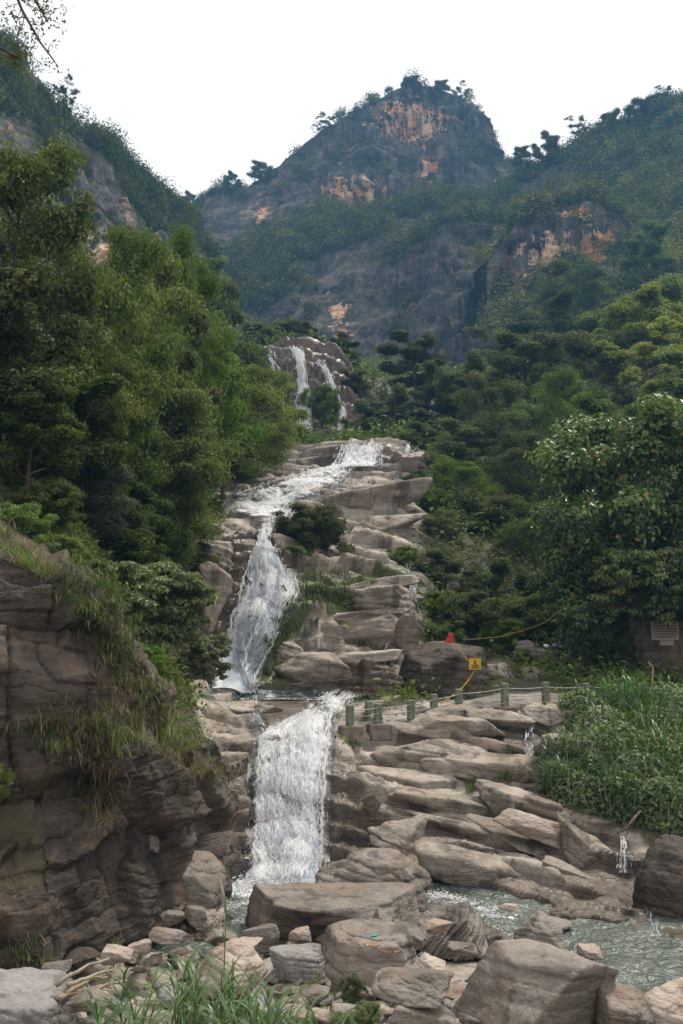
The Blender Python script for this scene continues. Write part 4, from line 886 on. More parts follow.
TV['dark'] = make_tree(6, 12, 6.0, .12, 18, 6, 110, .22, .09, .7, .085, .35, 'cone')
TV['airy'] = make_tree(7, 10, 8.0, .45, 9, 5, 80, .22, .085, .32, .07, .6, 'umbrella')
TV['tall'] = make_tree(8, 12, 6.0, .3, 14, 6, 110, .22, .095, .6, .09, .6, 'column')
TV['bush'] = make_tree(9, 4, 5.5, .05, 8, 5, 90, .17, .075, .5, .09, .55, 'dome', stems=3, trunkr=.018)
TV['fernbush'] = make_tree(10, 4, 6.0, .10, 9, 6, 75, .21, .11, .26, .075, .35, 'dome', stems=3, trunkr=.015, droop=.3)
_mc = {}
def plant(var, leaf, x, y, z, H, Wd, label, cat='tree', group=None, bark='bark', rz=None, name=None):
    tm, cm, (h0, w0) = TV[var]; g = random.Random(int(x*131+y*977+z*13))
    key = (var, leaf, bark)
    if key not in _mc:
        a, b = (tm, cm) if not any(k[0] == var for k in _mc) else (tm.copy(), cm.copy())
        a.materials.clear(); b.materials.clear(); a.materials.append(M[bark]); b.materials.append(M[leaf]); _mc[key] = (a, b)
    tm, cm = _mc[key]; r = empty(name or cat.replace(' ','_'), (x,y,z)); s = Wd/w0; r.scale = (s, s, H/h0); r.rotation_euler = (0,0,g.uniform(0,6.28) if rz is None else rz)
    for nm, me in (('trunk' if cat != 'bush' else 'stem', tm), ('crown' if cat != 'bush' else 'foliage', cm)):
        o = bpy.data.objects.new(nm, me); COL.objects.link(o); o.parent = r
    tag(r, label, cat, group); return r
def tree(var, leaf, px, pytop, Y, wpx, label, cat='tree', group=None, hr=1.15, bark='bark', sink=0., tall=1.9):
    m = mpp(pytop, Y); top = at(px, pytop, Y); W_ = wpx*m; z0 = float(ground_z([top[0]],[Y])[0]) if abs(top[0]/Y) < .62 and Y < 224 else top[2]-W_*hr
    H = top[2]-z0
    mn = W_*(.6 if cat == 'bush' else .98)
    if H < mn: z0 = top[2]-mn; H = mn
    if H > W_*tall: z0 = top[2]-W_*tall; H = W_*tall
    return plant(var, leaf, top[0], Y, z0-.1, H+.1, W_, label, cat, group, bark)
# left slope
for a in [
 ('feather2','leaf_olive',10,148,33,240,'tall spreading tree over the left cliff with its crown against the ridge'),
 ('dense','leaf_dark',-30,215,29,220,'dark dense tree filling the left frame edge above the cliff'),
 ('feather','leaf_mid',80,205,37,200,'feathery tree behind the tall spreading tree on the left slope'),
 ('feather','leaf_olive',135,238,44,190,'wide feathery tree with pale bare limbs on the left slope'),
 ('feather2','leaf_mid',185,236,52,120,'slender tree poking up against the dark cliff left of the mountain'),
 ('feather','leaf_olive',60,290,34,200,'shaded tree below the feathery crowns above the left cliff'),
 ('feather2','leaf_mid',205,300,56,150,'mid green tree reaching right over the gorge on the left slope'),
 ('dense2','leaf_dark',245,330,80,110,'round dark tree on the left slope facing the upper waterfall'),
 ('feather','leaf_light',225,352,62,150,'bright yellowish green tree with layered sprays left of the upper waterfall'),
 ('dense','leaf_mid',265,372,92,90,'light green rounded tree just left of the upper waterfall'),
 ('feather2','leaf_mid',150,345,44,190,'layered tree in the middle of the left slope'),
 ('feather','leaf_dark',95,375,38,170,'dark layered tree above the tangled stems'),
 ('dense2','leaf_mid',246,405,88,84,'leafy tree at the left edge of the pale slab'),
 ('feather','leaf_light',172,420,54,124,'bright low tree leaning over the left edge of the wide stream'),
 ('feather2','leaf_olive',150,440,45,150,'olive tree low on the left slope above the brown rocks'),
 ('feather','leaf_grey',85,450,34,140,'grey leaved straggly tree above the pale green shrub'),
 ('dense','leaf_dark',30,380,29,130,'dark bush like tree over the cliff edge on the left'),
 ('dense','leaf_dark',110,490,38,130,'dark tree behind the pale green shrub'),
 ('dense','leaf_dark',215,275,100,110,'dark tree below the left ridge at the valley bend'),
 ('dense2','leaf_dark',262,318,130,90,'dark tree at the foot of the mountain cliff'),
 ('dense','leaf_mid',205,255,150,70,'tree on the shoulder below the left ridge'),
 ('dense','leaf_dark',180,470,60,110,'shaded tree beside the brown rocks left of the stream'),
 ('dense2','leaf_mid',150,400,50,150,'leafy tree low in the middle of the left slope'),('dense','leaf_olive',172,455,60,84,'olive tree touching the white stream from the left'),('dense','leaf_mid',175,300,48,150,'leafy crown in the heart of the left slope'),('dense2','leaf_mid',60,330,33,170,'leafy tree with tangled limbs behind the cliff grass'),('dense','leaf_dark',140,480,42,120,'dark low tree behind the pale shrub'),('dense2','leaf_olive',212,385,70,104,'olive tree beneath the bright yellowish one'),
 # middle
 ('bush','leaf_mid',318,384,109,60,'bushy tree between the two strands of the upper waterfall'),
 ('dense','leaf_mid',300,425,103,60,'round green tree in front of the upper waterfall foot'),
 ('dense2','leaf_dark',265,430,97,70,'dark tree left of the round one at the upper waterfall foot'),
 ('dense','leaf_dark',365,400,106,70,'dark rounded tree right of the upper waterfall foot'),
 ('tall','leaf_dark',418,330,118,80,'tall dark tree in front of the mountain cliff'),
 ('dense2','leaf_dark',447,366,112,80,'dark tree beside the tall dark one'),
 ('dense','leaf_dark',395,385,108,80,'broad dark tree right of the pale boulder'),
 ('dense2','leaf_dark',405,428,98,80,'dark tree over the head of the wide short cascade'),
 ('dense','leaf_dark',425,420,92,70,'dark tree overhanging the thin side cascade'),
 ('dense','leaf_dark',272,322,124,60,'dark tree above the top of the upper waterfall'),('dense2','leaf_dark',340,330,126,50,'dark tree at the cliff foot right of the upper waterfall'),('dense','leaf_mid',256,350,116,50,'green tree hugging the left side of the upper waterfall'),('dense','leaf_dark',350,368,114,46,'dark tree hugging the right side of the upper waterfall'),('dense','leaf_olive',306,322,130,44,'olive tree on the rim over the upper waterfall'),
 # right slope, far to near
 ('airy','leaf_olive',495,318,150,80,'thin olive tree under the mountain cliff at the blue fall'),
 ('dense','leaf_olive',470,352,108,90,'olive tree on the right slope next to the tall dark tree'),
 ('dense2','leaf_dark',545,300,150,110,'dark tree below the rust scarred bluff'),
 ('feather','leaf_dark',575,262,190,90,'flat topped dark tree at the foot of the rust scarred bluff'),
 ('tall','leaf_mid',640,225,205,60,'slim pale trunked tree beside the bluff'),
 ('dense','leaf_mid',610,300,140,100,'mid green tree below the flat topped one on the right slope'),
 ('dense','leaf_light',640,290,120,120,'pale green tree high on the right slope'),
 ('dense2','leaf_mid',690,265,125,120,'green tree at the right frame edge high on the slope'),
 ('dense','leaf_dark',525,330,100,110,'dark domed tree at the centre of the right slope'),
 ('dense2','leaf_olive',580,325,98,120,'olive domed tree high in the right slope'),
 ('airy','leaf_light',650,325,85,100,'bright airy tree with a visible pale trunk on the right slope'),
 ('dense','leaf_mid',700,345,80,130,'leafy tree at the right frame edge above the glossy tree'),
 ('feather2','leaf_olive',500,372,88,110,'olive feathery tree on the right slope above the stepped ledges'),
 ('feather','leaf_mid',560,372,84,130,'feathery layered tree in the middle of the right slope'),
 ('dense','leaf_dark',470,415,84,100,'dark tree on the right slope above the green hanging bush'),
 ('dense2','leaf_mid',625,395,72,130,'round leafy tree behind the glossy leaved tree'),
 ('feather','leaf_dark',530,430,74,130,'dark feathery tree in the shaded hollow of the right slope'),
 ('feather2','leaf_mid',455,450,70,90,'light feathery tree at the right edge of the pale slab'),
 ('dense2','leaf_dark',585,450,66,120,'dark tree behind the left side of the glossy leaved tree'),
 ('bigleaf','leaf_big',628,408,46.5,245,'large glossy leaved tree on the right above the stone notice board'),
 ('bigleaf','leaf_big',705,400,46.5,190,'glossy leaved tree cut by the right frame edge'),
 ('bigleaf','leaf_big',585,505,46,130,'low glossy leaved branchy tree left of the stone notice board'),
 ('dense','leaf_dark',480,490,66,110,'dark rounded tree over the hanging bush on the right bank'),
 ('feather','leaf_dark',540,500,62,120,'dark spreading tree above the yellow rope'),
 ('feather2','leaf_olive',430,510,62,80,'thin olive tree by the right edge of the rapid'),
 ('dense2','leaf_dark',500,560,57,110,'shadowy tree over the huge boulder with the flag'),
 ('feather2','leaf_dark',620,540,52,130,'dark tree over the rock shelter'),
 ('dense','leaf_dark',445,545,56,90,'dark green tree hanging beside the stepped ledges'),
 ('dense','leaf_mid',440,590,52,70,'low green tree at the right side of the stepped ledges'),
]: tree(*a)
for a in [
 ('bush','leaf_dark',312,500,52,92,'dark bush standing in the rock between the two streams'),
 ('bush','leaf_mid',295,545,50,44,'small bush at the right shoulder of the middle waterfall'),
 ('fernbush','fern',152,556,31,150,'pale green spreading shrub left of the middle waterfall'),
 ('fernbush','fern',205,632,37,60,'light green shrub dipping to the foot of the middle waterfall'),
 ('bush','leaf_mid',205,548,47,54,'small dark green bush on the brown rock left of the middle waterfall'),
 ('bush','leaf_dark',440,622,47,60,'green bush behind the boulder with the flag'),
 ('bush','leaf_mid',545,648,49,44,'small bush behind the middle of the railing'),
 ('fernbush','fern',600,690,40,60,'shrub spilling over the far end of the railing'),
 ('bush','leaf_mid',480,684,41,34,'low bush behind the wire below the yellow notice'),
 ('bush','leaf_light',345,592,47.5,40,'yellow green tuft of shrub on the stepped ledges'),
 ('bush','leaf_mid',280,455,92,40,'small bush left of the short wide cascade'),
 ('bush','leaf_mid',262,482,70,40,'low bush on the pale slab beside the white stream'),
 ('bush','leaf_mid',420,470,80,50,'bush at the right edge of the pale slab'),
 ('bush','leaf_mid',430,488,66,50,'leafy bush over the right rim of the pale slab'),
 ('bush','leaf_dark',100,560,30,90,'dark bush behind the cliff edge grass'),
 ('bush','leaf_mid',140,640,28,70,'green bush on the grassy shoulder of the cliff'),
 ('bush','leaf_mid',400,545,56,50,'bush on the crest of the stepped ledges'),
 ('fernbush','fern',185,735,28,44,'small green shrub on the cliff near the lowest waterfall'),
 ('bush','leaf_mid',118,660,24.5,50,'leafy shrub at the cliff rim'),
 ('bush','leaf_mid',-6,762,19.4,44,'small pale bush growing from the cliff at the left frame edge'),
 ('fernbush','leaf_big',694,540,42.6,104,'glossy shrub draped over the right end of the rock shelter'),('fernbush','leaf_big',640,545,42.8,100,'glossy shrub growing on the roof of the rock shelter'),('bush','leaf_dark',606,618,44,64,'dark bush at the side of the rock shelter behind the white pipe'),
 ('bush','leaf_dark',468,588,51,110,'wide dark bush in the hollow above the huge boulder'),('bush','leaf_dark',530,592,52,120,'dark bush under the sagging tan rope'),('bush','leaf_dark',590,590,53,110,'shadowed bush left of the rock shelter'),('bush','leaf_dark',432,590,50,70,'dark bush hugging the right side of the stepped ledges'),('bush','leaf_mid',500,618,49.5,60,'small bush below the tan rope'),('bush','leaf_mid',18,500,25,80,'bush at the top of the cliff by the left frame edge'),('bush','leaf_olive',62,535,25,70,'olive bush rising from the cliff top grass'),('fernbush','leaf_mid',95,588,25,60,'leafy bush on the grassy rim halfway down the cliff edge'),('bush','leaf_dark',45,480,28,90,'dark bush behind the cliff top grass'),
]: tree(a[0],a[1],a[2],a[3],a[4],a[5],a[6],'bush',None,tall=.75)
# ground cover on the soil slopes
rg = np.random.default_rng(77)
n = 200000; u = rg.uniform(U0,U1,n); y = np.exp(rg.uniform(math.log(21),math.log(224),n)); x = u*y
sm = grid_val(1-rockm, x, y); dens = fbm(np.stack([x/y*14,np.log(y)*9,0*x],1),3,5)
keep = (ground_z(x,y) > .9) & (rg.random(n) < sm*sstep(-.5,.2,dens)) & ~((x < -2.5) & (y < 27)); x, y = x[keep], y[keep]; n = len(x)
sc = np.clip(y/40,.5,3.5); z = ground_z(x,y)+np.abs(rg.normal(0,.40,n))*sc
pos = np.stack([x,y,z],1); nr = norm(rg.normal(0,.5,(n,3))+np.array([0,-.3,.9])); ax = rdirs(rg,n); ax = norm(ax-nr*(ax*nr).sum(1)[:,None])
V, F = leaf_quads(pos, ax, nr, .26*sc*rg.uniform(.6,1.5,n), .12*sc*rg.uniform(.6,1.4,n))
tag(obj('undergrowth', mesh_np('undergrowth', V, F, smooth=False), M['leaf_dark']), 'low dark undergrowth covering the slopes', None, None, 'stuff')
# woods on the mountain sides
def woods(key, name, n, seed, r0=2.0, r1=4.4, q=230, ls=.78):
    _, Pn, N2, veg, scar = MT[key]; g = np.random.default_rng(seed); a, b = Pn.shape[:2]
    w_ = (np.clip(veg[:-24]-.32,0,1)**1.8+.0025)*(scar[:-24] < .35); w_ = w_*np.clip(np.linalg.norm(np.cross(np.gradient(Pn,axis=1),np.gradient(Pn,axis=0)),axis=-1)[:-24],0,8)
    cl = fbm(Pn[:-24]*np.array([.02,.02,.035]),3,seed); pv = Pn[:-24]-CAM; pz = pv[...,1]*cp+pv[...,2]*sp; ux = 341.5+FPX*pv[...,0]/pz; uy = 512-FPX*(-pv[...,1]*sp+pv[...,2]*cp)/pz
    w_ = w_*sstep(-.6,.15,cl)*((ux > -40)&(ux < 725)&(uy < 375))*np.where((ux > 375)&(ux < 500)&(uy < 150),.22,1.); w_ = w_.ravel()/w_.sum()
    idx = g.choice(len(w_), n, p=w_); c = Pn[:-24].reshape(-1,3)[idx]; steepn = np.abs(N2[:-24].reshape(-1,3)[idx][:,2])
    r = g.uniform(r0,r1,n)*(.45+.75*steepn); h = r*g.uniform(.8,1.35,n)
    k = np.repeat(np.arange(n), np.maximum((q*(r/r1)**1.3).astype(int),14)); m = len(k); d = rdirs(g,m,.35); rr = g.random(m)**.4
    lump = 1+.35*vnoise(d*2.2+c[k]*.7,seed)
    pos = c[k]+np.stack([d[:,0]*r[k]*rr*lump, d[:,1]*r[k]*rr*lump, d[:,2]*h[k]*rr*lump+h[k]*.55],1)
    nr = norm(d+g.normal(0,.25,(m,3))+np.array([0,0,.25])); ax = rdirs(g,m); ax = norm(ax-nr*(ax*nr).sum(1)[:,None])
    V, F = leaf_quads(pos, ax, nr, ls*g.uniform(.6,1.5,m), ls*.62*g.uniform(.6,1.4,m))
    tag(obj(name, mesh_np(name, V, F, attrs={'tone': np.repeat(g.normal(0,.22,n)[k],4)}, smooth=False), M['leaf_far']), 'distant trees covering the slopes', None, None, 'stuff')
woods('peak', 'mountain_forest', 3000, 1, 1.6, 3.8); woods('right', 'ridge_forest', 2200, 2); woods('left', 'ridge_forest', 1700, 3, 1.7, 3.6, 200, .62); woods('bluff', 'bluff_forest', 420, 4, 1.8, 3.8)
# separate trees standing on the skylines
for px, pyt, Y, wp, v, l in [(325,112,392,22,'airy','lone tree leaning on the mountain skyline'),(410,76,396,30,'dense','low tree on the summit left edge'),(440,80,397,24,'dense','small tree on the flat summit'),(462,84,398,24,'airy','thin tree at the right corner of the summit'),(262,160,392,30,'dense','tree clump on the mountain shoulder'),(232,172,392,24,'dense','small tree lower on the mountain shoulder'),(190,192,390,26,'dense','tree at the foot of the mountain skyline by the notch'),
    (546,132,318,40,'dense','rounded tree on the right ridge above the notch'),(577,116,317,26,'airy','airy flat tree standing proud of the right ridge'),(640,96,316,40,'dense2','broad tree on the right ridge'),(664,86,315,22,'airy','curved lone tree on the right ridge skyline'),(520,146,318,26,'dense','small tree beside the ridge notch'),(612,108,317,34,'dense','dense tree on the middle of the right ridge'),
    (68,78,208,30,'airy','thin tree overhanging the left ridge'),(145,178,240,26,'dense','round tree low on the left ridge skyline'),(110,136,224,32,'dense','pale tree on the left ridge'),(165,200,250,26,'dense','last tree on the left ridge before the notch'),(92,122,218,30,'dense2','leafy tree midway on the left ridge')]:
    tree(v, 'leaf_far', px, pyt, Y, wp, l, hr=1.1)
# ------------------------------------------------------------------ grasses, reeds, branch
rg = np.random.default_rng(21)
def cliff_at(px, py):
    h = hit(px, py, CLB, 80); g_ = hit(px, py, None, 80)
    if h is None: return g_
    if g_ is None: return h
    return h if h[1] <= g_[1] else g_
def tufts(name, label, spots, mat, per=26, Ln=(.35,.8), Wd=.016, drp=(.8,2.2), lean=.5, head=None, spread=.16):
    acc = Acc()
    for (px, py, s) in spots:
        c = cliff_at(px, py)
        if c is None: continue
        n = int(per*s); p = c+np.stack([rg.normal(0,spread*s,n), rg.normal(0,spread*.6*s,n), rg.normal(0,spread*.35*s,n)],1)
        d = rg.uniform(0,6.28,n) if head is None else rg.normal(head,.9,n)
        V, F = blades(p, d, rg.uniform(*Ln,n)*s, np.full(n,Wd)*rg.uniform(.6,1.5,n), np.abs(rg.normal(0,lean,n)), rg.uniform(*drp,n)); acc.add(V, F)
    tag(obj(name, acc.mesh(name), M[mat]), label, None, None, 'stuff')
def along(pts, n, jx=10, jy=10, s=(.7,1.3)):
    q = np.array(pts, float); d = np.r_[0,np.cumsum(np.linalg.norm(np.diff(q,axis=0),axis=1))]; t = rg.uniform(0,d[-1],n)
    return [(np.interp(a,d,q[:,0])+rg.normal(0,jx), np.interp(a,d,q[:,1])+rg.normal(0,jy), rg.uniform(*s)) for a in t]
edge = [(-10,535),(20,548),(45,575),(70,595),(92,625),(105,650),(125,675),(150,705)]
tufts('grass', 'long green grass along the cliff edge', along(edge,60,9,9,(.5,.9)), 'grass_green', 30, (.3,.62), .020, (.9,2.4))
tufts('grass', 'tangled grass on the shoulder above the cliff', along([(-10,505),(40,520),(80,555),(110,600),(140,650)]+[],150,16,14,(.5,.9))+along([(-10,490),(60,520),(120,590)],80,16,12,(.5,.9)), 'grass_green', 30, (.25,.6), .026, (.6,2.2), .6, None, .3)
tufts('grass', 'dry straw coloured grass hanging on the cliff', along(edge,40,8,8,(.5,.9))+along([(95,650),(112,690),(128,730)],22,8,10,(.6,1.))+along([(95,730),(92,780),(100,830)],46,9,14)+along([(165,752),(200,775),(222,778)],30,8,6,(.6,1.))+along([(52,725),(80,750)],10,8,8), 'grass_dry', 34, (.35,.8), .014, (1.4,2.8), .7)
tufts('grass', 'green weeds rooted in the cliff face', along([(100,735),(110,750)],24,8,7)+along([(140,725),(190,750)],40,10,8,(.5,1.))+along([(110,660),(160,720),(200,760)],40,12,8,(.5,.9))+along([(20,735),(70,745)],20,10,8,(.4,.8))+along([(5,955),(40,965)],12,10,6,(.4,.7)), 'grass_green', 30, (.3,.6), .022, (.5,1.7))
tufts('grass', 'mossy grass patches on the stepped ledges', along([(290,600),(330,590),(365,600)],46,10,8,(.6,1.1))+along([(270,640),(290,620)],26,6,8,(.6,1.))+along([(355,640),(365,645)],10,8,3,(.5,.8))+along([(300,580),(330,572)],18,10,5,(.5,.9)), 'grass_green', 40, (.3,.6), .035, (.6,1.8), .6, None, .35)
tufts('grass', 'small grass tufts growing in rock cracks of the platform', [(502,776,1.3),(505,782,1.2),(472,790,.8),(470,794,.7),(510,752,.7),(512,770,1.2),(350,745,.6),(575,715,.8),(560,722,.8)], 'grass_green', 40, (.35,.75), .022, (.4,1.4), .35, None, .10)
tufts('grass', 'short weeds among the rubble', along([(20,985),(70,972),(140,960),(210,945)],26,12,6,(.3,.6))+along([(290,985),(330,1000)],22,10,8,(.3,.6)), 'grass_green', 22, (.25,.5), .02, (.5,1.6))
# grassy thicket spilling below the railing
def thicket(px, py, Y, w_, label, seed):
    g = np.random.default_rng(seed); Y = float(hit(px, py)[1])-.45; c = at(px, py-12, Y); m = mpp(py,Y); r = w_*m*.85
    e = empty('grass_clump', (c[0],c[1],c[2]-r*.4)); n = 1000 if seed%2 else 420; d = rdirs(g,n,.25)
    p = d*np.array([r*.72,r*.6,r*.85])*(g.random(n)**.5)[:,None]; az = np.arctan2(d[:,1],d[:,0])+g.normal(0,.7,n)
    V, F = blades(p, az, g.uniform(.5,1.05,n)*r*.62, g.uniform(.030,.055,n), g.uniform(.15,.9,n), g.uniform(.8,1.9,n))
    obj('blade_mass', mesh_np('blade_mass', V, F), M['reed_leaf'], e)
    k = 1500 if seed%2 else 4600; d = rdirs(g,k,.2); p = d*np.array([r*.75,r*.6,r*.9])*(g.random(k)**.4)[:,None]; nr = norm(d+g.normal(0,.4,(k,3))+np.array([0,-.2,.5])); ax = rdirs(g,k); ax = norm(ax-nr*(ax*nr).sum(1)[:,None])
    V, F = leaf_quads(p, ax, nr, g.uniform(.10,.22,k), g.uniform(.06,.12,k)); obj('broad_leaves', mesh_np('broad_leaves', V, F, smooth=False), M['fern'], e)
    st = Acc()
    for i in range(14):
        q = g.normal(0,.5,3)*r*.7; add_tube(st, np.array([[q[0]*.4,q[1]*.4,-r*.6],[q[0]*.8,q[1]*.8,0],[q[0],q[1],abs(q[2])+r*.3]]), (.012,.010,.006), 4, False)
    obj('stem', st.mesh('stem'), M['dry_wood'], e)
    tag(e, label, 'grass clump')
for i, a in enumerate([(583,722,37,50,'bright grassy clump at the far end of the railing'),(628,716,36.5,62,'grassy clump under the railing near the notice board'),(672,722,36,66,'grassy clump at the right frame edge under the railing'),(572,768,33.5,56,'grass clump hanging over the right edge of the rock platform'),(615,762,33,70,'broad leafy clump in the middle of the thicket below the railing'),(662,772,32,74,'leafy clump at the right frame edge in the thicket'),(577,806,31.2,54,'lowest drooping grass clump beside the wet ledges'),(618,806,30.4,60,'grass clump above the narrow shaded drop'),(660,815,29.6,64,'lowest leafy clump above the massive smooth rock'),(560,790,32.6,36,'small grass clump at the edge of the platform ledges'),(604,740,35,54,'rounded grass clump between the two upper tiers of the thicket'),(650,742,34,60,'leafy clump in the middle right of the thicket'),(640,790,31,64,'dense clump over the dark recess at the stream'),(592,788,32,50,'drooping clump in the lower middle of the thicket'),(705,800,29,70,'grass clump cut by the frame edge above the massive rock')]): thicket(*a, 40+i)
# reeds at the near edge of the rubble
def reed(px, py, Y, H, label, seed, nl=9, group=None, lean=.12, Lf=.5):
    g = np.random.default_rng(seed); c = at(px, py, Y); c[2] = float(ground_z([c[0]],[Y])[0])+.02 if py > 900 else c[2]
    e = empty('reed', c); az = g.uniform(0,6.28); t = np.linspace(0,1,6); P_ = np.stack([lean*H*t**1.7*math.cos(az), lean*H*t**1.7*math.sin(az), H*t],1)
    s = Acc(); add_tube(s, P_, .009*(1-.65*t)*(1+.2*H), 6); obj('stalk', s.mesh('stalk'), M['reed_leaf'], e)
    f = g.uniform(.12,1,nl); b = np.stack([np.interp(f,t,P_[:,k]) for k in range(3)],1); d = np.arange(nl)*2.6+g.uniform(0,1.2,nl)
    L = Lf*g.uniform(.6,1.25,nl); V, F = blades(b, d, L, g.uniform(.022,.042,nl), g.uniform(.25,.85,nl), g.uniform(.7,1.9,nl), 6)
    obj('foliage', mesh_np('foliage', V, F), M['reed_leaf'], e); tag(e, label, 'reed', group)
tall = at(240,960,10.4)
reed(222,1030,10.0,1.62,'tallest reed rising in front of the pool with an upright leaf tip',700,9,None,.22,.55)
reed(172,1040,9.6,1.1,'second tallest reed left of the pale domed rock',701,9)
for i in range(88):
    px = rg.choice([rg.uniform(95,330),rg.normal(250,40)]); Y = rg.uniform(8.2,10.6); h = rg.uniform(.4,1.0)*(1.0 if px < 300 else .7)*(1.15-.25*abs(px-190)/120)
    reed(px, 1045, Y, max(h,.3), 'green reed stalk in the thick reed bed along the lower edge', 710+i, int(rg.integers(9,15)), 'reeds along the lower edge of the picture', .2, .48)
# small weed plant by the curved slab
for i,(px,py,Y,w_,l) in enumerate([(352,972,15.2,34,'small leafy weed left of the curved layered slab'),(366,1000,13.8,40,'leafy weed in front of the square block'),(345,1010,13.4,36,'weed at the lower edge beside the pale stone')]):
    tree('bush','fern',px,py,Y,w_,l,'bush',None,tall=.9)
# overhanging branch at the top of the frame
def branch():
    g = np.random.default_rng(8); e = empty('overhanging_branch', at(-60,-60,7.)); o0 = np.array(e.location); tb = Acc(); tip = []
    def pl(pts): return np.array([at(*p) for p in pts])-o0
    main = [pl([(-60,-60,7.),(10,-20,7.),(22,10,7.),(40,42,7.05),(55,62,7.1)]), pl([(-60,-30,7.2),(-20,20,7.1),(0,48,7.),(22,60,7.)]), pl([(10,-30,7.),(35,0,7.1),(48,22,7.1)])]
    for k, m_ in enumerate(main):
        add_tube(tb, m_, np.linspace(.016,.005,len(m_)), 6)
        for i in range(16):
            f = g.uniform(.35,1); t = np.linspace(0,1,len(m_)); b = np.array([np.interp(f,t,m_[:,c]) for c in range(3)]); q = b+g.normal(0,.055,3); add_tube(tb, np.array([b,(b+q)/2+g.normal(0,.01,3),q]), (.004,.003,.0015), 4, False); tip.append((q, 10 if k != 1 else 34))
    obj('limb', tb.mesh('limb'), M['bark'], e); P_ = np.concatenate([q+g.normal(0,.028,(n,3)) for q, n in tip]); n = len(P_)
    nr = rdirs(g,n,.6); ax = rdirs(g,n,-.4); ax = norm(ax-nr*(ax*nr).sum(1)[:,None]); V, F = leaf_quads(P_, ax, nr, g.uniform(.018,.042,n), g.uniform(.010,.02,n))
    obj('leaves', mesh_np('leaves', V, F, smooth=False), M['leaf_dark'], e); tag(e, 'leafy twigs hanging into the top corner of the sky', 'branch')
branch()
# ------------------------------------------------------------------ railing, notices and small things
M['post_paint'] = plain_mat('weathered_green_post', (.21,.23,.15), .8, .4, 6., c2=(.10,.13,.085), bumpk=.5)
M['concrete'] = plain_mat('old_concrete', (.24,.20,.165), .9, .35, 5., c2=(.13,.105,.085), bumpk=.6)
M['cable'] = plain_mat('dull_steel_cable', (.30,.36,.38), .5, .3, 8., .5)
M['yellow'] = plain_mat('yellow_paint', (.62,.40,.02), .55, .15, 5., c2=(.48,.28,.02)); M['ink'] = plain_mat('black_ink', (.03,.025,.02), .7)
M['yellow_rope'] = plain_mat('yellow_rope', (.46,.27,.05), .8); M['rope'] = plain_mat('tan_rope', (.26,.19,.07), .8)
M['red'] = plain_mat('red_cloth', (.62,.045,.025), .8, .2); M['white_pipe'] = plain_mat('white_pipe', (.42,.44,.46), .5, .2)
M['board'] = plain_mat('pale_stone_board', (.33,.285,.24), .85, .2, 4.); M['text'] = plain_mat('faded_lettering', (.13,.085,.065), .85)
M['white_cloth'] = plain_mat('white_cloth', (.72,.73,.76), .85, .1); M['blue_cloth'] = plain_mat('blue_grey_cloth', (.32,.38,.55), .85, .2)
M['teal'] = plain_mat('turquoise_plastic', (.03,.42,.36), .45, .2); M['blue'] = plain_mat('blue_plastic', (.04,.30,.62), .45, .1); M['rust_water'] = plain_mat('rust_puddle', (.30,.14,.03), .15, .3, 6., .6, .1)
POST = [(350,706,726,33.6),(369,702,721,35.2),(378,704,724,34.4),(411,701,721,35.4),(434,695,718,36.0),(459,690,712,36.5),(505,684,707,37.0),(546,683,706,37.5),(586,684,700,38.0),(640,684,704,38.4),(700,684,708,38.6)]
def railing():
    e0 = at(434,718,36); e = empty('cable_railing', e0); tag(e, 'post and cable railing with square green posts on concrete blocks', 'railing'); o0 = np.array(e0); tops = []
    for px, y0, y1, Y in POST:
        b = at(px,y1,Y); t = at(px,y0,Y); hgt = t[2]-b[2]; w_ = .24; a = Acc(); add_box(a, (b+[0,0,hgt/2+.02])-o0, (w_,w_,hgt+.04), .25, .03)
        p = obj('post', a.mesh('post', False), M['post_paint'], e)
        a = Acc(); add_box(a, (b+[.02,0,-.24])-o0, (.74,.66,.52), .2, .04); obj('footing', a.mesh('footing', False), M['concrete'], p); tops.append((b, hgt))
    for f in (.82,.50,.18):
        a = Acc(); seq = [i for i in range(len(POST)) if i != 1]; 
        for i, j in zip(seq[:-1], seq[1:]):
            A = tops[i][0]+[0,-.125,tops[i][1]*f]; B = tops[j][0]+[0,-.125,tops[j][1]*f]; s = np.linspace(0,1,6)[:,None]; L = A*(1-s)+B*s; L[:,2] -= (np.sin(s*math.pi)*.035)[:,0]
            add_tube(a, L-o0, .017, 5)
        obj('cable', a.mesh('cable'), M['cable'], e)
railing()
# yellow warning notice and its support
c = at(475,664,38.6); e = empty('warning_notice', c); tag(e, 'small yellow notice with a black figure tied above the fence', 'sign'); a = Acc(); add_box(a,(0,0,0),(.46,.03,.42),.05,.012); bd = obj('board', a.mesh('board',False), M['yellow'], e)
a = Acc()
for x, z, w_, h_ in ((0,.115,.05,.05),(0,.065,.035,.07),(-.035,.06,.05,.018),(.035,.055,.05,.018),(-.025,.01,.022,.07),(.028,.012,.022,.07),(0,-.035,.30,.012),(0,-.075,.34,.022),(-.02,-.115,.28,.022),(0,-.155,.32,.022)): add_box(a,(x,-.019,z),(w_,.006,h_),.0,.002)
obj('lettering', a.mesh('lettering',False), M['ink'], bd)
def rope(name, label, pts, r, mat, sag=0., cat='rope'):
    Q = np.array([at(*p) for p in pts]); s = np.linspace(0,1,24)*(len(Q)-1); P_ = np.stack([np.interp(s,np.arange(len(Q)),Q[:,k]) for k in range(3)],1); P_[:,2] -= sag*np.sin(np.linspace(0,math.pi,24)); o0 = P_[0].copy()
    a = Acc(); add_tube(a, P_-o0, r, 6); tag(obj(name, a.mesh(name), M[mat], None, o0), label, cat)
rope('rope', 'yellow rope from the boulder top down to the yellow notice', [(454,643,39.2),(462,652,38.9),(468,661,38.7)], .020, 'yellow_rope')
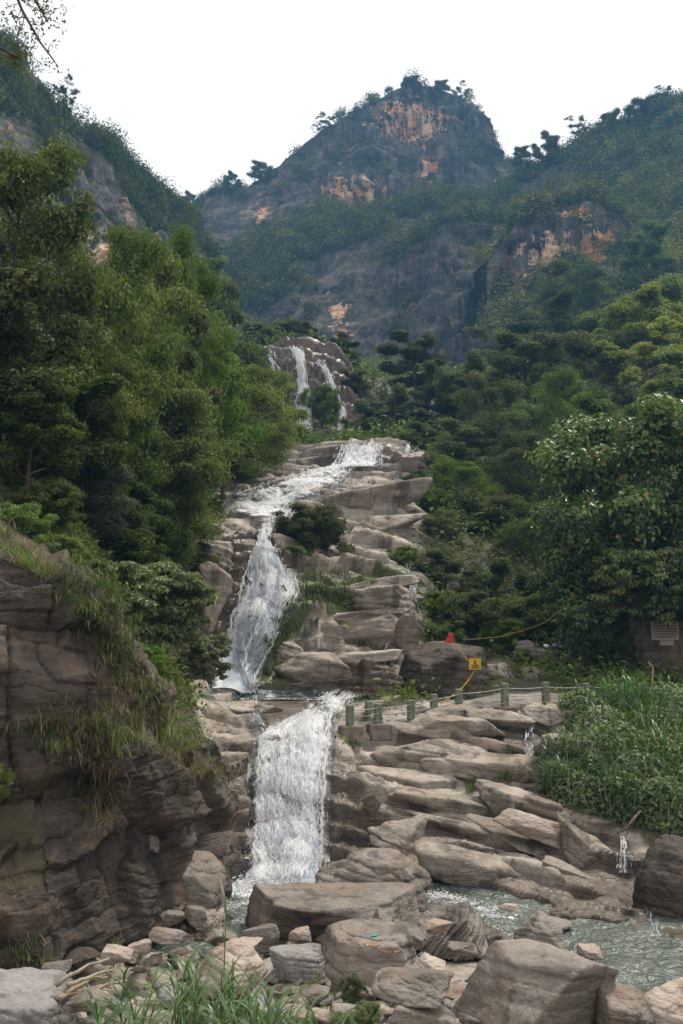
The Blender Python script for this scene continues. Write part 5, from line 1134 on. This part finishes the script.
rope('rope', 'yellow rope from the yellow notice down to the fence cables', [(474,671,38.6),(470,678,38.3),(463,687,37.8),(452,696,37.2),(441,704,36.6)], .020, 'yellow_rope')
rope('rope', 'tan rope sagging under the trees above the boulders', [(462,640,46),(500,634,46),(540,622,46),(574,603,46)], .022, 'rope', .15)
rope('pole', 'thin upright pole under the dark trees', [(574,602,46),(572,640,46)], .035, 'dry_wood', 0, 'pole')
rope('pipe', 'white pipe leaning by the rounded dark boulder', [(604,640,44.5),(610,662,44.2)], .038, 'white_pipe', 0, 'pipe')
rope('stick', 'broken forked stick standing behind the thicket', [(648,662,39),(653,668,39),(652,690,38.8)], .04, 'dry_wood', 0, 'stick')
rope('branch', 'bare pale branch caught below the thicket', [(617,833,28.8),(627,828,28.6),(634,818,28.6),(641,811,28.7)], .03, 'pale_bark', 0, 'branch')
rope('fall_pipe', 'blue white jet of water under the dark trees', [(549,612,50),(556,624,49.6),(566,636,49.2)], .01, 'white_pipe', 0, 'pipe') if False else None
# red flag
c = at(450,643,40.2); e = empty('flag', c); tag(e, 'small red flag on the huge boulder', 'flag'); a = Acc(); add_tube(a, [(0,0,-.1),(.01,0,.25),(.0,0,.42)], .012, 5); obj('pole', a.mesh('pole'), M['dry_wood'], e)
u_ = np.linspace(0,1,7); Vf = []
for u in u_:
    for v in np.linspace(0,1,7): Vf.append(((u-.5)*(.10+.26*v)+.03*math.sin(v*5), .05*math.sin(u*9+v*3), .40-v*.40))
mf_ = mesh_np('cloth', np.array(Vf), gridF(7,7)); fo_ = obj('cloth', mf_, M['red'], e); sm_ = fo_.modifiers.new('thickness','SOLIDIFY'); sm_.thickness = .012
# stone notice board on the rock shelter wall
hb = at(665,632,43.3); e = empty('notice_board', hb); tag(e, 'pale stone board with rows of faded lettering in the dark rock shelter', 'sign'); a = Acc(); add_box(a,(0,0,.05),(1.18,.08,.78),0,.02); b1 = obj('board', a.mesh('board',False), M['board'], e)
a = Acc(); add_box(a,(.06,.0,-.46),(.62,.07,.20),0,.02); obj('lower_panel', a.mesh('lower_panel',False), M['board'], e); a = Acc(); gq = np.random.default_rng(3)
for r_ in range(6):
    x = -.52
    while x < .50:
        w_ = gq.uniform(.05,.13)
        if x+w_ > .54: break
        add_box(a,(x+w_/2,-.044,.36-r_*.115),(w_,.010,.055),0,.003); x += w_+gq.uniform(.02,.04)
obj('lettering', a.mesh('lettering',False), M['text'], b1)
# bundles left on the rocks, litter, driftwood
def lump(name, label, px, py, Y, wpx, mat, cat, seed, sq=(1,.8,.6)):
    w_ = wpx*mpp(py,Y); V, F = boulder((w_*sq[0],w_*sq[1],w_*sq[2]), seed, 4, sharp=5, rough=.12); tag(obj(name, mesh_np(name,V,F), M[mat], None, at(px,py,Y)), label, cat)
lump('cloth_bundle','white bundle at the end of the row under the trees',547,646,46.8,7,'white_cloth','bundle',5); lump('cloth_bundle','blue grey bundle between the two white ones',555,645,46.8,6,'blue_cloth','bundle',6); lump('cloth_bundle','white bundle nearest the dark rounded boulder',562,646,46.8,6,'white_cloth','bundle',7)
lump('litter','scrap of turquoise plastic on the puddled slab',375,936,16.6,9,'teal','litter',8,(1,.5,.35)); lump('litter','scrap of blue plastic by the driftwood',71,973,16.2,4,'blue','litter',9,(1,.6,.5))
bpy.context.view_layer.update()
def puddle(px, py, rx, ry, label, seed):
    rk = [o for o in COL.objects if o.get('label','').startswith('wide low slab')][0]; g = np.random.default_rng(seed); V = []
    for k_ in range(28):
        a_ = k_/28*6.283; q_ = 1+.3*math.sin(2*a_+seed)+.18*math.sin(5*a_+seed*2)
        for s__ in (1.0,):
            x, y = px+rx*q_*math.cos(a_), py+ry*q_*math.sin(a_); d_ = at(x,y,10.)-CAM; d_ = Vector(d_/np.linalg.norm(d_)); ok, loc, nr_, fi = rk.ray_cast(Vector(CAM)-rk.location, d_)
            V.append(np.array(loc+rk.location)-np.array(d_)*.012 if ok else None)
    V = [v for v in V if v is not None]
    if len(V) < 8: return
    V = np.array(V); c_ = V.mean(0); V = np.vstack([V*.5+c_*.5, V, [c_]]); n_k = (len(V)-1)//2
    F = [(k_, n_k+k_, n_k+(k_+1)%n_k, (k_+1)%n_k) for k_ in range(n_k)]; T = [(2*n_k, k_, (k_+1)%n_k) for k_ in range(n_k)]
    tag(obj('puddle', mesh_np('puddle', V, [np.array(F), np.array(T)]), M['rust_water']), label, None, None, 'structure')
puddle(372,944,6,2.5,'rust coloured puddle beneath the turquoise scrap',1); puddle(391,950,9,3,'long rust coloured puddle on the slab',2)
dl = np.random.default_rng(9)
for i in range(11):
    x0,y0 = dl.uniform(55,72),dl.uniform(985,1004); x1,y1 = x0+dl.uniform(18,60),y0-dl.uniform(6,26); Yd = dl.uniform(15.2,16.)
    a = at(x0,y0,Yd); b = at(x1,y1,Yd+.6); s = np.linspace(0,1,6)[:,None]; L = a*(1-s)+b*s; L[:,2] += (.05*np.sin(s*3))[:,0]+dl.normal(0,.012,6); ac = Acc(); add_tube(ac, L-a, np.linspace(.035,.018,6), 6)
    tag(obj('driftwood', ac.mesh('driftwood'), M['dry_wood'], None, a), 'pale dry stick in the driftwood pile at the foot of the cliff', 'driftwood', 'driftwood sticks')
fall('waterfall', 'blue grey water chute under the dark trees', [(546,552,606,57),(550,560,616,55.5),(556,570,626,54),(560,573,637,52)], .0, seed=21, dy=1., strands=.3)
fall('waterfall', 'long blue thread of water down the mountain cliff', [(494,500,282,268),(490,502,305,264),(487,502,325,261),(484,502,340,259)], -.02, BVH_PEAK, seed=22, dy=1., lift=.1, strands=0)
fall('waterfall', 'pale trickle on the rust stained cliff foot', [(381,385,364,255),(383,388,385,252),(384,389,398,250)], -.02, BVH_PEAK, seed=23, dy=1., lift=.1, strands=0)
